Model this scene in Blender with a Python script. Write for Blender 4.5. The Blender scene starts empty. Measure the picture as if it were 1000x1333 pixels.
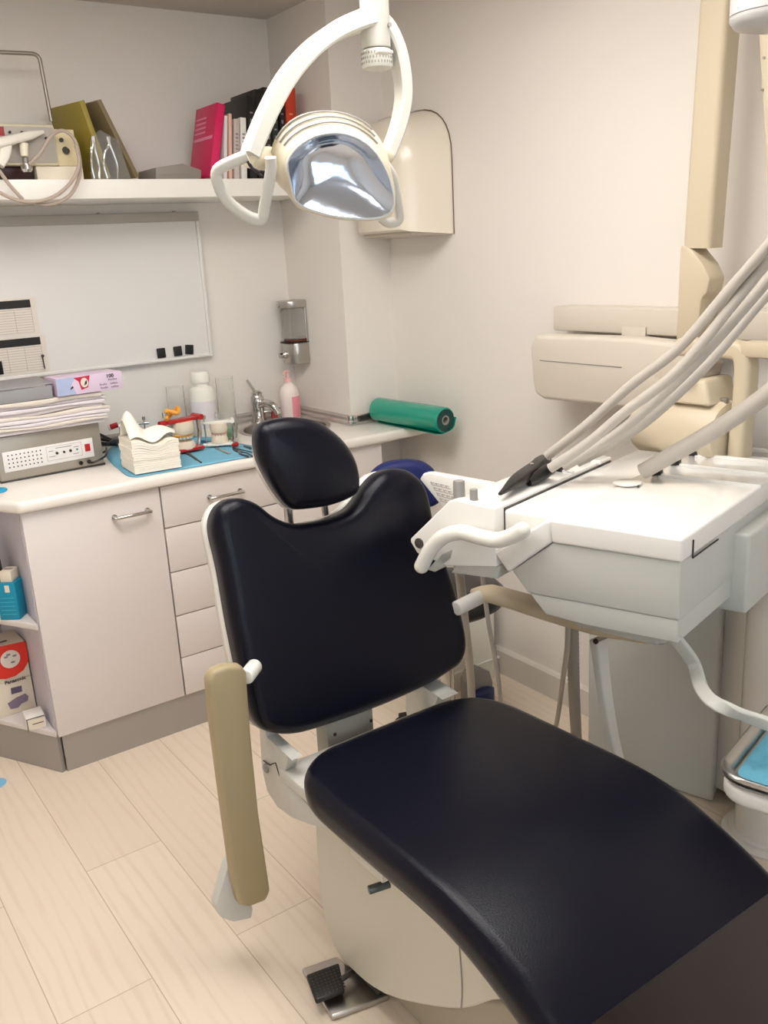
import bpy, bmesh, math, random
from mathutils import Vector, Matrix, Quaternion
random.seed(7)
SC = bpy.context.scene
COL = SC.collection
V = Vector
# ------------------------------------------------------------------ camera geometry
RX = V((0.81404986, -0.57833946, -0.05335075))
RY = V((-0.20295644, -0.19719662, -0.95912574))
RZ = V((0.54417967, 0.79160405, -0.2779056))
CAM = V((0, 0, 1.53)); FPX = 1185.06

def ray(u, v):
    return RX * ((u - 500) / FPX) + RY * ((v - 666.5) / FPX) + RZ
def at(u, v, ax, val):              # pixel on an axis-aligned plane
    d = ray(u, v); t = (val - CAM[ax]) / d[ax]; return CAM + d * t
def atd(u, v, dep):                 # pixel at a forward distance
    return CAM + ray(u, v) * dep
def atp(u, v, p0, n):               # pixel on any plane
    d = ray(u, v); t = (V(p0) - CAM).dot(n) / d.dot(n); return CAM + d * t

# ------------------------------------------------------------------ materials
MATS = {}
def mat(name, col, rough=.5, metal=0, bump=0, bscale=60, trans=0, ior=1.45, emit=None, estr=0, coat=0, var=0, vscale=8, spec=.5, alpha=1):
    if name in MATS: return MATS[name]
    m = bpy.data.materials.new(name); m.use_nodes = True
    nt = m.node_tree; b = nt.nodes['Principled BSDF']
    b.inputs['Base Color'].default_value = (*col, 1)
    b.inputs['Roughness'].default_value = rough
    b.inputs['Metallic'].default_value = metal
    b.inputs['IOR'].default_value = ior
    b.inputs['Specular IOR Level'].default_value = spec
    b.inputs['Transmission Weight'].default_value = trans
    b.inputs['Coat Weight'].default_value = coat
    b.inputs['Alpha'].default_value = alpha
    if emit:
        b.inputs['Emission Color'].default_value = (*emit, 1); b.inputs['Emission Strength'].default_value = estr
    if bump or var:
        tc = nt.nodes.new('ShaderNodeTexCoord')
    if bump:
        n = nt.nodes.new('ShaderNodeTexNoise'); n.inputs['Scale'].default_value = bscale; n.inputs['Detail'].default_value = 3
        bp = nt.nodes.new('ShaderNodeBump'); bp.inputs['Strength'].default_value = bump; bp.inputs['Distance'].default_value = .002
        nt.links.new(tc.outputs['Object'], n.inputs['Vector']); nt.links.new(n.outputs['Fac'], bp.inputs['Height'])
        nt.links.new(bp.outputs['Normal'], b.inputs['Normal'])
    if var:
        n2 = nt.nodes.new('ShaderNodeTexNoise'); n2.inputs['Scale'].default_value = vscale; n2.inputs['Detail'].default_value = 4
        mx = nt.nodes.new('ShaderNodeMix'); mx.data_type = 'RGBA'
        mx.inputs[6].default_value = (*[c * (1 - var) for c in col], 1); mx.inputs[7].default_value = (*[min(1, c * (1 + var)) for c in col], 1)
        nt.links.new(tc.outputs['Object'], n2.inputs['Vector']); nt.links.new(n2.outputs['Fac'], mx.inputs[0])
        nt.links.new(mx.outputs[2], b.inputs['Base Color'])
    MATS[name] = m; return m

def srgb(r, g, b):
    f = lambda c: (c / 255 / 12.92) if c / 255 <= .04045 else ((c / 255 + .055) / 1.055) ** 2.4
    return (f(r), f(g), f(b))

M_wall = mat('wall_paint', srgb(232, 225, 217), .75, bump=.25, bscale=90, var=.012, vscale=1.5)
M_ceil = mat('ceiling_paint', srgb(200, 192, 184), .9, bump=.1, bscale=60)
M_lam = mat('white_laminate', srgb(222, 213, 208), .35, bump=.04, bscale=200)
M_lamin = mat('inner_laminate', srgb(205, 200, 208), .5, bump=.04, bscale=150)
M_top = mat('worktop_white', srgb(240, 233, 224), .22, coat=.2, bump=.02, bscale=150)
M_kick = mat('brushed_plinth', srgb(168, 162, 156), .4, metal=.35, bump=.08, bscale=150)
M_gap = mat('shadow_gap_black', (.02, .018, .016), .8, bump=.05)
M_steel = mat('brushed_steel', srgb(190, 186, 180), .28, metal=1, bump=.05, bscale=220)
M_chrome = mat('chrome', srgb(205, 203, 200), .1, metal=1, bump=.01, bscale=50)
M_leather = mat('navy_leatherette', (.0045, .005, .0105), .28, bump=.2, bscale=420, spec=.25)
M_wplas = mat('white_plastic', srgb(233, 230, 221), .25, bump=.015, bscale=120, coat=.15)
M_unit = mat('unit_plastic', srgb(238, 235, 229), .14, bump=.01, bscale=60, coat=.5)
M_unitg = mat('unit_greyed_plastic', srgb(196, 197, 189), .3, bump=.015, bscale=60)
M_cream = mat('cream_plastic', srgb(226, 218, 196), .35, bump=.02, bscale=120)
M_cream2 = mat('xray_cream_plastic', srgb(203, 189, 163), .4, bump=.02, bscale=120)
M_xpale = mat('xray_pale_plastic', srgb(212, 202, 188), .4, bump=.02, bscale=120)
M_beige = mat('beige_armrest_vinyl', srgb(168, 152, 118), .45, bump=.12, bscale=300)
M_beige2 = mat('beige_armrest_lit_vinyl', srgb(218, 201, 170), .5, bump=.12, bscale=300)  # brighter copy of the armrest vinyl, its colour offsets shade under the unit
M_hose = mat('grey_silicone_hose', srgb(184, 176, 165), .45, bump=.05, bscale=200)
M_black = mat('black_plastic', (.012, .011, .011), .35, bump=.05, bscale=100)
M_dark = mat('dark_grey_plastic', srgb(70, 66, 62), .45, bump=.05, bscale=100)
M_grey = mat('grey_plastic', srgb(150, 146, 140), .45, bump=.03, bscale=100)
M_baseg = mat('chair_shell_grey', srgb(208, 204, 190), .35, bump=.02, bscale=80)
M_hinge = mat('chair_metal_paint', srgb(205, 204, 197), .32, bump=.04, bscale=90, var=.04, vscale=20)
M_brown = mat('brown_vinyl_film', (.016, .010, .010), .14, coat=.3, bump=.6, bscale=9, var=.6, vscale=5)
M_board = mat('whiteboard_enamel', srgb(226, 222, 218), .25, bump=.01, bscale=40)
M_alu = mat('whiteboard_frame', srgb(176, 170, 162), .45, metal=.3, bump=.03, bscale=100)
M_wframe = mat('white_frame', srgb(232, 228, 222), .4, bump=.02, bscale=100)
M_paper = mat('paper_white', srgb(226, 218, 220), .8, bump=.1, bscale=60, var=.03, vscale=30)
M_paper2 = mat('paper_cream', srgb(222, 212, 200), .8, bump=.1, bscale=60)
M_napkin = mat('napkin_tissue', srgb(250, 244, 230), .9, bump=.4, bscale=90)
M_blue = mat('blue_drape_paper', srgb(118, 182, 208), .7, bump=.4, bscale=25, var=.06, vscale=10)
M_pink = mat('magenta_book_cover', srgb(216, 28, 92), .4, bump=.03, bscale=80)
M_pink2 = mat('pale_pink_label', srgb(240, 150, 160), .5, bump=.03)
M_red = mat('red_plastic', srgb(178, 34, 34), .3, bump=.03)
M_redo = mat('orange_red_cover', srgb(196, 62, 34), .45, bump=.03)
M_orange = mat('orange_wax', srgb(232, 158, 50), .4, bump=.1, bscale=80)
M_plaster = mat('dental_plaster', srgb(232, 214, 190), .7, bump=.2, bscale=90)
M_gum = mat('gum_pink_resin', srgb(222, 160, 136), .35, bump=.1)
M_teal = mat('teal_roll_film', srgb(0, 148, 124), .22, coat=.5, bump=.15, bscale=18, var=.08, vscale=6)
M_tealdk = mat('dark_teal_roll_end', srgb(6, 62, 56), .5, bump=.2, bscale=200)
M_cyan = mat('blue_carton', srgb(8, 140, 170), .45, bump=.03, bscale=50)
M_cyan2 = mat('bright_cyan_cap', srgb(0, 160, 205), .35, bump=.03)
M_redbox = mat('red_carton', srgb(222, 48, 34), .45, bump=.03, bscale=50)
M_carton = mat('cream_carton', srgb(228, 216, 196), .6, bump=.05, bscale=50)
M_navy = mat('navy_blue_fabric', srgb(16, 30, 92), .6, bump=.15, bscale=200)
M_olive = mat('olive_folder', srgb(150, 132, 52), .45, bump=.05, var=.12, vscale=14)
M_olive2 = mat('brown_folder', srgb(120, 104, 74), .45, bump=.05, var=.1, vscale=14)
M_clear = mat('clear_plastic', (.95, .95, .93), .05, trans=.92, ior=1.12, bump=.01)
M_shield = mat('clear_lamp_shield', (.97, .98, 1), .02, trans=1, ior=1.08, bump=.01)
M_ambr = mat('brown_liquid', srgb(96, 46, 30), .15, bump=.01)
M_green = mat('green_gel', srgb(110, 170, 100), .2, bump=.03)
M_mirror = mat('lamp_reflector_mirror', srgb(216, 226, 240), .12, metal=1, bump=.25, bscale=30)
M_soap = mat('pink_soap', srgb(240, 190, 186), .3, bump=.02)
M_bottle = mat('white_bottle', srgb(238, 234, 222), .35, bump=.02)
M_ink = mat('dark_ink', srgb(48, 40, 44), .6, bump=.02)
M_inkg = mat('grey_ink', srgb(140, 130, 138), .6, bump=.02)
M_lilac = mat('lilac_print', srgb(170, 182, 214), .5, bump=.02, var=.08, vscale=30)
M_cabblue = mat('dark_blue_plastic', srgb(20, 34, 88), .4, bump=.02)
M_amp = mat('grey_metal_case', srgb(168, 160, 148), .35, metal=.4, bump=.03, bscale=200)
M_tray = mat('grey_tray_plastic', srgb(150, 150, 152), .5, bump=.02)
M_smoke = mat('smoky_plastic', srgb(214, 212, 206), .08, trans=.75, ior=1.1, bump=.01)

def floor_mat():
    m = bpy.data.materials.new('pale_wood_planks'); m.use_nodes = True; nt = m.node_tree; b = nt.nodes['Principled BSDF']
    N = nt.nodes.new; L = nt.links.new
    tc = N('ShaderNodeTexCoord'); sp = N('ShaderNodeSeparateXYZ'); cb = N('ShaderNodeCombineXYZ')
    L(tc.outputs['Object'], sp.inputs[0])
    ax = N('ShaderNodeMath'); ax.operation = 'ADD'; ax.inputs[1].default_value = -.030 + 2.09
    L(sp.outputs['X'], ax.inputs[0]); L(sp.outputs['Y'], cb.inputs['X']); L(ax.outputs[0], cb.inputs['Y'])
    br = N('ShaderNodeTexBrick'); br.inputs['Scale'].default_value = 1
    br.inputs['Brick Width'].default_value = 1.25; br.inputs['Row Height'].default_value = .2075
    br.inputs['Mortar Size'].default_value = .0014; br.inputs['Mortar Smooth'].default_value = .3; br.offset = .37
    br.inputs['Color1'].default_value = (*srgb(232, 216, 196), 1); br.inputs['Color2'].default_value = (*srgb(226, 209, 189), 1)
    br.inputs['Mortar'].default_value = (*srgb(190, 170, 148), 1)
    L(cb.outputs[0], br.inputs['Vector'])
    mp = N('ShaderNodeMapping'); mp.inputs['Scale'].default_value = (1.3, 9, 1); L(cb.outputs[0], mp.inputs[0])
    nz = N('ShaderNodeTexNoise'); nz.inputs['Scale'].default_value = 2.2; nz.inputs['Detail'].default_value = 6; nz.inputs['Distortion'].default_value = 1.2
    L(mp.outputs[0], nz.inputs['Vector'])
    wv = N('ShaderNodeTexWave'); wv.inputs['Scale'].default_value = 1.1; wv.inputs['Distortion'].default_value = 7; wv.inputs['Detail'].default_value = 3; wv.bands_direction = 'Y'
    L(mp.outputs[0], wv.inputs['Vector'])
    ml = N('ShaderNodeMath'); ml.operation = 'MULTIPLY'; L(nz.outputs['Fac'], ml.inputs[0]); L(wv.outputs['Fac'], ml.inputs[1])
    cr = N('ShaderNodeMapRange'); cr.inputs[1].default_value = .3; cr.inputs[2].default_value = .75; cr.inputs[3].default_value = 0; cr.inputs[4].default_value = .38
    L(ml.outputs[0], cr.inputs[0])
    mx = N('ShaderNodeMix'); mx.data_type = 'RGBA'; L(cr.outputs[0], mx.inputs[0]); L(br.outputs['Color'], mx.inputs[6]); mx.inputs[7].default_value = (*srgb(208, 182, 152), 1)
    L(mx.outputs[2], b.inputs['Base Color']); b.inputs['Roughness'].default_value = .42
    bp = N('ShaderNodeBump'); bp.inputs['Strength'].default_value = .15; bp.inputs['Distance'].default_value = .002; L(br.outputs['Fac'], bp.inputs['Height']); bp.invert = True
    L(bp.outputs[0], b.inputs['Normal']); return m
M_floor = floor_mat()

# ------------------------------------------------------------------ mesh helpers
def NB(): return bmesh.new()
def bev(bm, w, seg=2, ang=30):
    if w <= 0: return bm
    bmesh.ops.remove_doubles(bm, verts=bm.verts, dist=1e-6)
    es = [e for e in bm.edges if len(e.link_faces) == 2 and e.calc_face_angle(0) > math.radians(ang)]
    if es: bmesh.ops.bevel(bm, geom=es, offset=w, segments=seg, affect='EDGES', profile=.5, clamp_overlap=True)
    return bm
def join(bm, other, M=None):
    me = bpy.data.meshes.new('tmp'); other.to_mesh(me); other.free()
    if M is not None: me.transform(M)
    bm.from_mesh(me); bpy.data.meshes.remove(me); return bm
def box(bm, lo, hi, w=0, seg=2, M=None):
    t = NB(); r = bmesh.ops.create_cube(t, size=1)
    for v in t.verts:
        v.co = V([lo[i] + (v.co[i] + .5) * (hi[i] - lo[i]) for i in range(3)])
    bev(t, w, seg); return join(bm, t, M)
def obb(bm, c, dims, ex, ey, ez, w=0, seg=2):       # oriented box from centre, dims and axes
    ex, ey, ez = V(ex).normalized(), V(ey).normalized(), V(ez).normalized()
    M = Matrix((( ex.x, ey.x, ez.x, c[0]), (ex.y, ey.y, ez.y, c[1]), (ex.z, ey.z, ez.z, c[2]), (0, 0, 0, 1)))
    h = [d / 2 for d in dims]
    return box(bm, (-h[0], -h[1], -h[2]), h, w, seg, M)
def prism(bm, pts, ext, w=0, seg=2):                 # polygon (3D points) extruded by vector ext
    t = NB(); a = [t.verts.new(V(p)) for p in pts]; b = [t.verts.new(V(p) + V(ext)) for p in pts]
    n = len(a)
    t.faces.new(a); t.faces.new(list(reversed(b)))
    for i in range(n): t.faces.new((a[i], b[i], b[(i + 1) % n], a[(i + 1) % n]))
    bmesh.ops.recalc_face_normals(t, faces=t.faces)
    bev(t, w, seg); return join(bm, t)
def cyl(bm, a, b, r, r2=None, n=24, w=0):
    a, b = V(a), V(b); d = b - a; t = NB()
    bmesh.ops.create_cone(t, cap_ends=True, segments=n, radius1=r, radius2=r if r2 is None else r2, depth=d.length)
    bev(t, w, 2, 50)
    M = Matrix.Translation((a + b) / 2) @ d.to_track_quat('Z', 'Y').to_matrix().to_4x4()
    return join(bm, t, M)
def lathe(bm, prof, o, axis=(0, 0, 1), n=28, sx=1, sy=1):   # prof: (radius, height)
    t = NB(); rings = []
    for r, h in prof:
        if r < 1e-6: rings.append([t.verts.new((0, 0, h))])
        else: rings.append([t.verts.new((r * sx * math.cos(2 * math.pi * k / n), r * sy * math.sin(2 * math.pi * k / n), h)) for k in range(n)])
    for A, B in zip(rings, rings[1:]):
        for k in range(n):
            k2 = (k + 1) % n
            if len(A) == 1 and len(B) == 1: continue
            if len(A) == 1: t.faces.new((A[0], B[k], B[k2]))
            elif len(B) == 1: t.faces.new((A[k], A[k2], B[0]))
            else: t.faces.new((A[k], A[k2], B[k2], B[k]))
    bmesh.ops.recalc_face_normals(t, faces=t.faces)
    M = Matrix.Translation(V(o)) @ V(axis).to_track_quat('Z', 'Y').to_matrix().to_4x4()
    return join(bm, t, M)
def smooth(pts, k=6, closed=False):                  # catmull-rom
    P = [V(p) for p in pts]; n = len(P); out = []
    rng = n if closed else n - 1
    for i in range(rng):
        p0 = P[(i - 1) % n] if closed or i > 0 else P[0] * 2 - P[1]
        p1 = P[i]; p2 = P[(i + 1) % n]
        p3 = P[(i + 2) % n] if closed or i + 2 < n else P[-1] * 2 - P[-2]
        for j in range(k):
            t = j / k
            out.append(.5 * ((2 * p1) + (p2 - p0) * t + (2 * p0 - 5 * p1 + 4 * p2 - p3) * t * t + (3 * p1 - p0 - 3 * p2 + p3) * t ** 3))
    if not closed: out.append(P[-1])
    return out
def sweep(bm, path, prof, up=None, closed=False, cap=True, scale=None):
    """prof: list of (a, b) offsets; a along the side vector, b along the up vector (or parallel-transported)."""
    t = NB(); n = len(path); rings = []; nrm = None
    for i, p in enumerate(path):
        if closed: tg = path[(i + 1) % n] - path[i - 1]
        else: tg = path[min(i + 1, n - 1)] - path[max(i - 1, 0)]
        tg = tg.normalized()
        if up is not None:
            b = V(up) - tg * V(up).dot(tg); b.normalize()
        else:
            if nrm is None:
                q = V((0, 0, 1)) if abs(tg.z) < .9 else V((1, 0, 0)); nrm = q
            b = (nrm - tg * nrm.dot(tg)).normalized(); nrm = b
        a = tg.cross(b).normalized(); s = scale[i] if scale else 1
        rings.append([t.verts.new(p + a * (x * s) + b * (y * s)) for x, y in prof])
    m = len(prof)
    for i in range(n if closed else n - 1):
        A, B = rings[i], rings[(i + 1) % n]
        for k in range(m): t.faces.new((A[k], A[(k + 1) % m], B[(k + 1) % m], B[k]))
    if cap and not closed: t.faces.new(rings[0]); t.faces.new(list(reversed(rings[-1])))
    bmesh.ops.recalc_face_normals(t, faces=t.faces)
    return join(bm, t)
def circ(r, n=12): return [(r * math.cos(2 * math.pi * k / n), r * math.sin(2 * math.pi * k / n)) for k in range(n)]
def rrect(w, h, r, n=4):
    out = []
    for cx, cy, a0 in ((w / 2 - r, h / 2 - r, 0), (-w / 2 + r, h / 2 - r, 90), (-w / 2 + r, -h / 2 + r, 180), (w / 2 - r, -h / 2 + r, 270)):
        for k in range(n + 1):
            a = math.radians(a0 + 90 * k / n); out.append((cx + r * math.cos(a), cy + r * math.sin(a)))
    return out
def tube(bm, pts, r, k=6, n=12, scale=None, closed=False, sm=True):
    path = smooth(pts, k, closed) if sm else [V(p) for p in pts]
    return sweep(bm, path, circ(r, n), closed=closed, scale=scale)
def offset2(poly, d):                                # inward offset of a smooth CCW polygon (2D)
    n = len(poly); out = []
    for i in range(n):
        a, b, c = poly[i - 1], poly[i], poly[(i + 1) % n]
        t = (c - a); t.normalize(); nn = V((-t.y, t.x)); out.append(b + nn * d)
    return out
def resample(poly, n):
    P = poly + [poly[0]]; L = [0]
    for a, b in zip(P, P[1:]): L.append(L[-1] + (b - a).length)
    out = []; j = 0
    for k in range(n):
        s = L[-1] * k / n
        while L[j + 1] < s: j += 1
        f = (s - L[j]) / (L[j + 1] - L[j]); out.append(P[j].lerp(P[j + 1], f))
    return out
def cushion(bm, poly, o, eu, ev, en, T, r, bulge=0, n=120, curve=None):
    """upholstered pad: smooth outline (2D), front face at height 0 rounded by r, back at -T."""
    poly = [V(p).to_2d() if len(p) > 2 else V(p) for p in poly]
    area = sum(a.x * b.y - b.x * a.y for a, b in zip(poly, poly[1:] + poly[:1]))
    if area < 0: poly = poly[::-1]
    poly = resample(poly, n)
    cen = sum(poly, V((0, 0))) / n
    rows = [(.006, -T)] + [(0, -T + .006)] + [(0, -r)]
    for k in range(1, 7):
        a = math.radians(15 * k); rows.append((r * (1 - math.cos(a)), -r + r * math.sin(a)))
    rings = []
    for ins, h in rows: rings.append((offset2(poly, ins), h))
    base = rings[-1][0]
    for k in range(1, 7):
        f = k / 7; rings.append(([p.lerp(cen, f * .93) for p in base], bulge * (1 - (1 - f) ** 2)))
    t = NB(); eu, ev, en, o = V(eu), V(ev), V(en), V(o); R = []
    for ring, h in rings:
        R.append([t.verts.new(o + eu * p.x + ev * p.y + en * (h + (curve(p) if curve else 0))) for p in ring])
    for A, B in zip(R, R[1:]):
        for k in range(n): t.faces.new((A[k], A[(k + 1) % n], B[(k + 1) % n], B[k]))
    t.faces.new(list(reversed(R[0]))); t.faces.new(R[-1])
    bmesh.ops.triangulate(t, faces=[f for f in t.faces if len(f.verts) > 4])
    bmesh.ops.recalc_face_normals(t, faces=t.faces)
    return join(bm, t)

# ------------------------------------------------------------------ object helpers
ORG = {}
def mk(name, bm, material, parent=None, ang=35, label=None, cat=None, group=None, kind=None, origin=None):
    me = bpy.data.meshes.new(name); bm.to_mesh(me); bm.free()
    if parent is not None: off = ORG[parent]
    elif origin is not None: off = V(origin)
    else:
        xs = [v.co for v in me.vertices]
        lo = V([min(c[i] for c in xs) for i in range(3)]); hi = V([max(c[i] for c in xs) for i in range(3)])
        off = V(((lo.x + hi.x) / 2, (lo.y + hi.y) / 2, lo.z))
    me.transform(Matrix.Translation(-off))
    mats = material if isinstance(material, (list, tuple)) else [material]
    for m in mats: me.materials.append(m)
    me.polygons.foreach_set('use_smooth', [True] * len(me.polygons))
    if ang < 180: me.set_sharp_from_angle(angle=math.radians(ang))
    o = bpy.data.objects.new(name, me); COL.objects.link(o)
    if parent is not None: o.parent = parent
    else: o.location = off
    ORG[o] = off
    if label: o['label'] = label
    if cat: o['category'] = cat
    if group: o['group'] = group
    if kind: o['kind'] = kind
    return o
def thing(name, label, cat, loc, group=None):
    o = bpy.data.objects.new(name, None); COL.objects.link(o); o.location = loc; o.empty_display_size = .05
    o['label'] = label; o['category'] = cat
    if group: o['group'] = group
    ORG[o] = V(loc); return o
def kids(o): return [c for c in COL.objects if c.parent == o]
def dup(o, move=(0, 0, 0), rz=0, label=None, group=None, parent=None):
    c = o.copy(); COL.objects.link(c); ORG[c] = ORG[o]
    if parent is not None: c.parent = parent
    else:
        c.location = o.location + V(move); c.rotation_euler = (0, 0, o.rotation_euler.z + rz); ORG[c] = V(c.location)
    if label: c['label'] = label
    if group: c['group'] = group
    for k in kids(o): dup(k, parent=c)
    return c
def struct(name, bm, m, parent=None, ang=35):
    return mk(name, bm, m, parent, ang, kind=None if parent else 'structure')
def text(s, o, eu, ev, size, m, name='lettering', parent=None, align='LEFT', bold=0, label=None):
    cu = bpy.data.curves.new('t', 'FONT'); cu.body = s; cu.size = size; cu.align_x = align; cu.offset = bold; cu.extrude = .0004
    cu.resolution_u = 2
    ob = bpy.data.objects.new('t', cu); COL.objects.link(ob); bpy.context.view_layer.update()
    me = bpy.data.meshes.new_from_object(ob.evaluated_get(bpy.context.evaluated_depsgraph_get()))
    bpy.data.objects.remove(ob)
    eu, ev = V(eu).normalized(), V(ev).normalized(); en = eu.cross(ev)
    M = Matrix(((eu.x, ev.x, en.x, o[0]), (eu.y, ev.y, en.y, o[1]), (eu.z, ev.z, en.z, o[2]), (0, 0, 0, 1)))
    me.transform(M); bm = NB(); bm.from_mesh(me); bpy.data.meshes.remove(me)
    return mk(name, bm, m, parent, label=label)
X, Y, Z = V((1, 0, 0)), V((0, 1, 0)), V((0, 0, 1))
EXPO = 0.29
# ================================================================== SETTING
struct('floor', box(NB(), (-1.7, -1.6, -.05), (2.2, 3.42, 0)), M_floor)
struct('ceiling', box(NB(), (-1.7, -1.6, 2.37), (2.2, 3.42, 2.45)), M_ceil)
struct('wall_back', box(NB(), (-1.7, 3.30, 0), (2.2, 3.42, 2.37)), M_wall)
struct('wall_right', box(NB(), (2.08, -1.6, 0), (2.2, 3.30, 2.37)), M_wall)
struct('wall_left', box(NB(), (-1.7, -1.6, 0), (-1.58, 3.30, 2.37)), M_wall)
struct('wall_corner', box(NB(), (1.86, 2.89, 0), (2.08, 3.30, 2.37)), M_wall)
WX0, WX1, WZ0, WZ1 = -1.2, 1.4, .85, 2.2
wf = NB()
box(wf, (-1.58, -1.6, 0), (WX0, -1.48, 2.37)); box(wf, (WX1, -1.6, 0), (2.08, -1.48, 2.37))
box(wf, (WX0, -1.6, 0), (WX1, -1.48, WZ0)); box(wf, (WX0, -1.6, WZ1), (WX1, -1.48, 2.37))
struct('wall_front', wf, M_wall)
w = NB()
for a, b in ((WX0, WX0 + .06), (-.03, .03), (WX1 - .06, WX1), (.62, .68), (-.6, -.54)): box(w, (a, -1.57, WZ0), (b, -1.51, WZ1), .004)
for a, b in ((WZ0, WZ0 + .06), (WZ1 - .06, WZ1), (1.72, 1.76)): box(w, (WX0 + .001, -1.565, a), (WX1 - .001, -1.515, b), .004)
wn = struct('window_1', w, M_wframe)
struct('window_pane', box(NB(), (WX0 + .02, -1.545, WZ0 + .02), (WX1 - .02, -1.539, WZ1 - .02)), mat('window_glass', (1, 1, 1), 0, trans=1, ior=1.02, bump=.001), wn)
b = NB(); prism(b, [(2.08, -1.48, 0), (2.06, -1.48, 0), (2.06, -1.48, .09), (2.066, -1.48, .098), (2.08, -1.48, .098)], (0, 4.37, 0))
struct('baseboard_right', b, mat('baseboard_paint', srgb(218, 210, 200), .5, bump=.02))
b = NB(); prism(b, [(-1.58, 3.30, 0), (-1.58, 3.285, 0), (-1.58, 3.285, .098), (-1.58, 3.30, .098)], (1.80, 0, 0))
struct('baseboard_back', b, M_wframe)
# grey edging strip where the worktop meets the walls
b = NB()
prof = [(0, 0), (.016, 0), (.016, .008), (.010, .016), (.010, .026), (.004, .034), (0, .034)]
def strip(bm, a, d, nrm):            # a start, d vector along wall, nrm away from wall
    prism(bm, [V(a) + V(nrm) * p + Z * q for p, q in prof], d)
strip(b, (.20, 3.299, .891), (1.644, 0, 0), (0, -1, 0))
strip(b, (1.859, 3.299, .891), (0, -.415, 0), (-1, 0, 0))
strip(b, (1.862, 2.889, .891), (.217, 0, 0), (0, -1, 0))
st = struct('trim_1', b, mat('edging_strip', srgb(196, 188, 182), .22, metal=.55, bump=.02))
c = NB(); cyl(c, (1.853, 2.883, .891), (1.853, 2.883, .927), .011, n=16, w=.002); box(c, (1.838, 2.868, .891), (1.868, 2.892, .9), .002)
struct('strip_corner', c, M_chrome, st)

# ================================================================== CABINETS
CF = 2.681
def handle(x0, x1, z, parent):
    b = NB()
    for x in (x0, x1):
        cyl(b, (x, CF, z), (x, CF - .006, z), .0085, n=16); cyl(b, (x, CF - .004, z), (x, CF - .026, z), .0055, n=12)
    cyl(b, (x0 - .006, CF - .026, z), (x1 + .006, CF - .026, z), .0058, n=14, w=.002)
    return mk('handle', b, M_chrome, parent, label='chrome bar handle')
def carcass(bm, x0, x1, top=True):
    box(bm, (x0, CF + .02, .127), (x0 + .016, 3.28, .852)); box(bm, (x1 - .016, CF + .02, .127), (x1, 3.28, .852))
    box(bm, (x0 + .016, CF + .02, .127), (x1 - .016, 3.28, .143)); box(bm, (x0 + .016, 3.27, .143), (x1 - .016, 3.28, .852))
    if top: box(bm, (x0 + .016, CF + .02, .836), (x1 - .016, 3.27, .852))
    return bm
def cabinet(x0, x1, label, shade):
    t = thing('base_cabinet', label, 'cabinet', ((x0 + x1) / 2, 3.0, .127), 'white base cabinets under the worktop')
    mk('body', carcass(NB(), x0, x1, x0 < 1.42), shade, t); return t
c1 = cabinet(.572, .9945, 'white base cabinet with one tall plain door at the left end of the counter', M_lamin)
d = mk('door', box(NB(), (.574, CF, .127), (.9925, CF + .018, .850), .0015), M_lam, c1); handle(.8405, .9465, .785, d)
c2 = cabinet(.9955, 1.429, 'white base cabinet with five stacked drawers, partly behind the dental chair', M_lamin)
zs = [.850, .712, .562, .411, .262, .127]
for i in range(5):
    d = mk('drawer', box(NB(), (.9975, CF, zs[i + 1] + (.0018 if i < 4 else 0)), (1.427, CF + .018, zs[i] - .0018), .0015), M_lam, c2)
    handle(1.157, 1.267, (.785, .640, .485, .333, .175)[i], d)
c3 = cabinet(1.430, 1.850, 'white base cabinet behind the chair headrest, under the sink', M_lamin)
mk('door', box(NB(), (1.432, CF, .127), (1.848, CF + .018, .850), .0015), M_lam, c3)
# plinth of the cabinets
b = NB(); box(b, (.585, CF + .008, 0), (1.845, CF + .022, .126)); 
mk('cabinet_plinth', b, M_kick, label='brushed grey plinth strip along the floor under the white cabinets', cat='plinth')
# angled open shelf unit at the left end
t = thing('corner_shelf_unit', 'white open end shelf unit with angled front left of the cabinet door', 'shelf unit', (.45, 3.0, 0))
A0, A1 = V((.566, 2.69, 0)), V((.235, 3.285, 0))
def tri(z0, z1, inset=0):
    dd = (A1 - A0).normalized(); q = V((dd.y, -dd.x, 0)) * inset     # inset to the right
    b = NB(); prism(b, [A0 + q + Z * z0, A1 + q + Z * z0, V((.571 - .0, 3.285, z0)), V((.571, 2.69, z0))], (0, 0, z1 - z0), .001); return b
mk('shelf', tri(.127, .145), M_lam, t); mk('shelf', tri(.487, .505), M_lam, t)
b = NB(); dd = (A1 - A0).normalized(); q = V((dd.y, -dd.x, 0))
prism(b, [A0 + q * .004, A1 + q * .004, A1 + q * .018, A0 + q * .018], (0, 0, .126)); mk('plinth', b, M_kick, t)
b = NB(); box(b, (.24, 3.286, .0), (.571, 3.298, .852)); mk('back_panel', b, M_lamin, t)
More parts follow.
